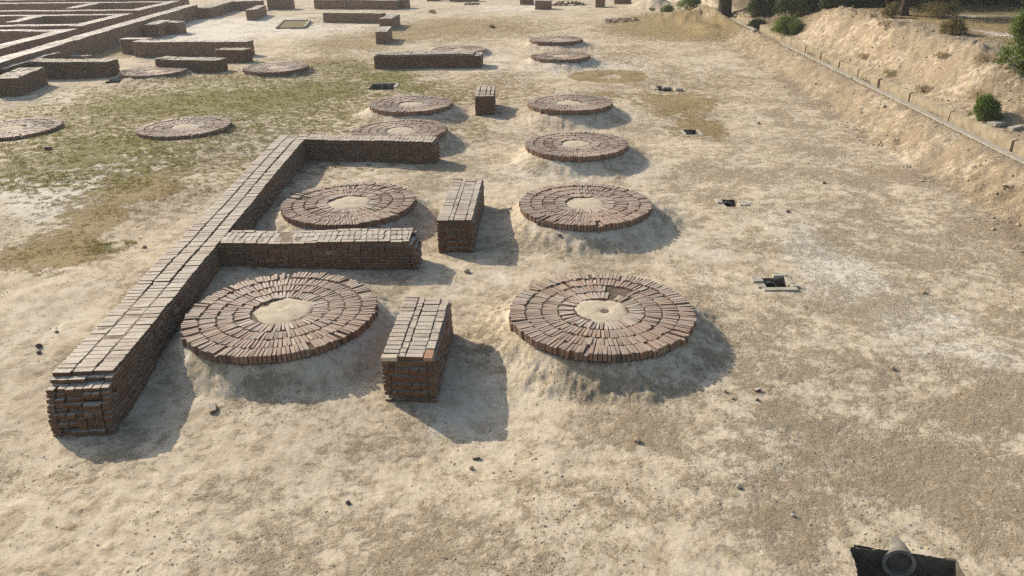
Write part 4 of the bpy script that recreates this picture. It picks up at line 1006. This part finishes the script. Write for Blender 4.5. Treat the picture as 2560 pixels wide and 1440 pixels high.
bush('bush', 16.85, 48.2, 2.3, 1.0, 12000, .045, M['leaf_bright'], 52, 'wide low green bush beside the far part of the drain', BG)
bush('bush', 16.9, 54.0, 1.5, .8, 2600, .06, M['leaf'], 53, 'small dark green bush just behind the wide low bush', BG)
bush('bush', 19.0, 34.0, 1.15, .75, 3200, .04, M['leaf_dry'], 54, 'yellowish dry tuft bush on top of the outer mound', BG)
bush('bush', 19.7, 41.3, 1.0, .9, 1500, .05, M['leaf_dry'], 55, 'olive bush at the left foot of the slim trunk', BG)
bush('bush', 21.8, 41.0, 2.4, .9, 2600, .05, M['leaf_dry'], 56, 'straw-coloured grass clump at the right foot of the slim trunk', BG)
bush('bush', 15.6, 69.0, 2.4, 1.4, 2600, .08, M['leaf_bright'], 57, 'light green bush left of the thick dark trunk', BG)
bush('bush', 14.2, 71.0, 1.5, .6, 1600, .08, M['leaf_bright'], 58, 'low green bush at the top edge beside the spoil heap', BG)
bush('bush', 17.9, 27.0, 1.9, 2.7, 12000, .055, M['leaf_bright'], 59, 'tall leafy bush cut by the right edge of the picture', BG)
bush('bush', 17.3, 24.6, 1.4, .9, 2600, .05, M['leaf_bright'], 61, 'low green bush at the right edge beside the round bush', BG)
TH = 'shrubs of the shaded thicket'
proto_b = None
for j, (x, y, w, h) in enumerate([(18.8, 52.5, 3, 2.2), (20.5, 49.6, 3, 1.8), (22.2, 51.2, 3.6, 2.6), (24.6, 48.6, 3.4, 2.2), (26.8, 50.2, 3.8, 2.8), (29.2, 48.2, 3.4, 2.4), (31.5, 50.5, 3.6, 2.8), (34, 48.6, 3.6, 2.6), (20.8, 54.8, 3.6, 2.6), (23.8, 55, 3.6, 3), (28.2, 54.5, 4, 3), (18.2, 57.5, 2.6, 1.8), (36.5, 46.5, 3.6, 2.6), (33.5, 45.0, 3, 2.0)]):
    bush('shrub', x, y, w, h, 2300, .10, M['leaf'], 80 + j, 'dark shrub in the shaded thicket along the top right edge', TH)
for j, (x, y, w, h, lab) in enumerate([(15.6, 34.0, 1.0, .35, 'dry weed tuft beside the drain, below the middle of the outer mound'), (15.9, 29.6, .8, .4, 'small dry weed on the lower slope of the outer mound'), (16.3, 26.6, 1.0, .5, 'dry weed tuft between the outer mound and round bush'), (17.2, 31.2, .8, .35, 'dry weed high on the slope of the outer mound'), (15.7, 39.2, 1.2, .45, 'olive weed beside the drain, near the top of the mound'), (16.6, 36.6, .9, .3, 'dry weed halfway up the far slope of the outer mound'), (16.2, 33.0, .9, .3, 'straw weed low on the slope of the outer mound'), (17.4, 28.6, 1.1, .4, 'brown weed high on the near slope of the outer mound'), (15.3, 27.4, .8, .25, 'brown weed close behind the drain, left of the round bush'), (16.0, 41.8, 1.2, .35, 'brown weed behind the drain where its kerb breaks off'), (17.9, 37.8, .9, .3, 'brown weed near the crest of the outer mound'), (-1.2, 62.5, .6, .35, 'small dry shrub in the far brown grass'), (-7.0, 75.5, .9, .45, 'low grey shrub right of the long far wall'), (12.6, 70.0, .7, .4, 'small dark shrub on the far golden grass')]):
    bush('weed', x, y, w, h * .8, 420, .03 if y < 50 else .05, M['weed'], 120 + j, lab, 'dry weeds')

# ------------------------------------------------------------------ thin haze over the site
hm = bpy.data.materials.new('haze'); hm.use_nodes = True
hn = hm.node_tree; hn.nodes.remove(hn.nodes['Principled BSDF'])
pv = hn.nodes.new('ShaderNodeVolumePrincipled'); pv.inputs['Density'].default_value = .0007; pv.inputs['Color'].default_value = (.93, .94, .95, 1); pv.inputs['Anisotropy'].default_value = .25
hn.links.new(pv.outputs[0], hn.nodes['Material Output'].inputs['Volume'])
hz = link('haze', box_mesh('haze', [(-780, -780), (780, -780), (780, 780), (-780, 780)], -3.0, 16.5, hm), kind='stuff'); tag(hz, 'thin pale haze over the whole site', 'haze')
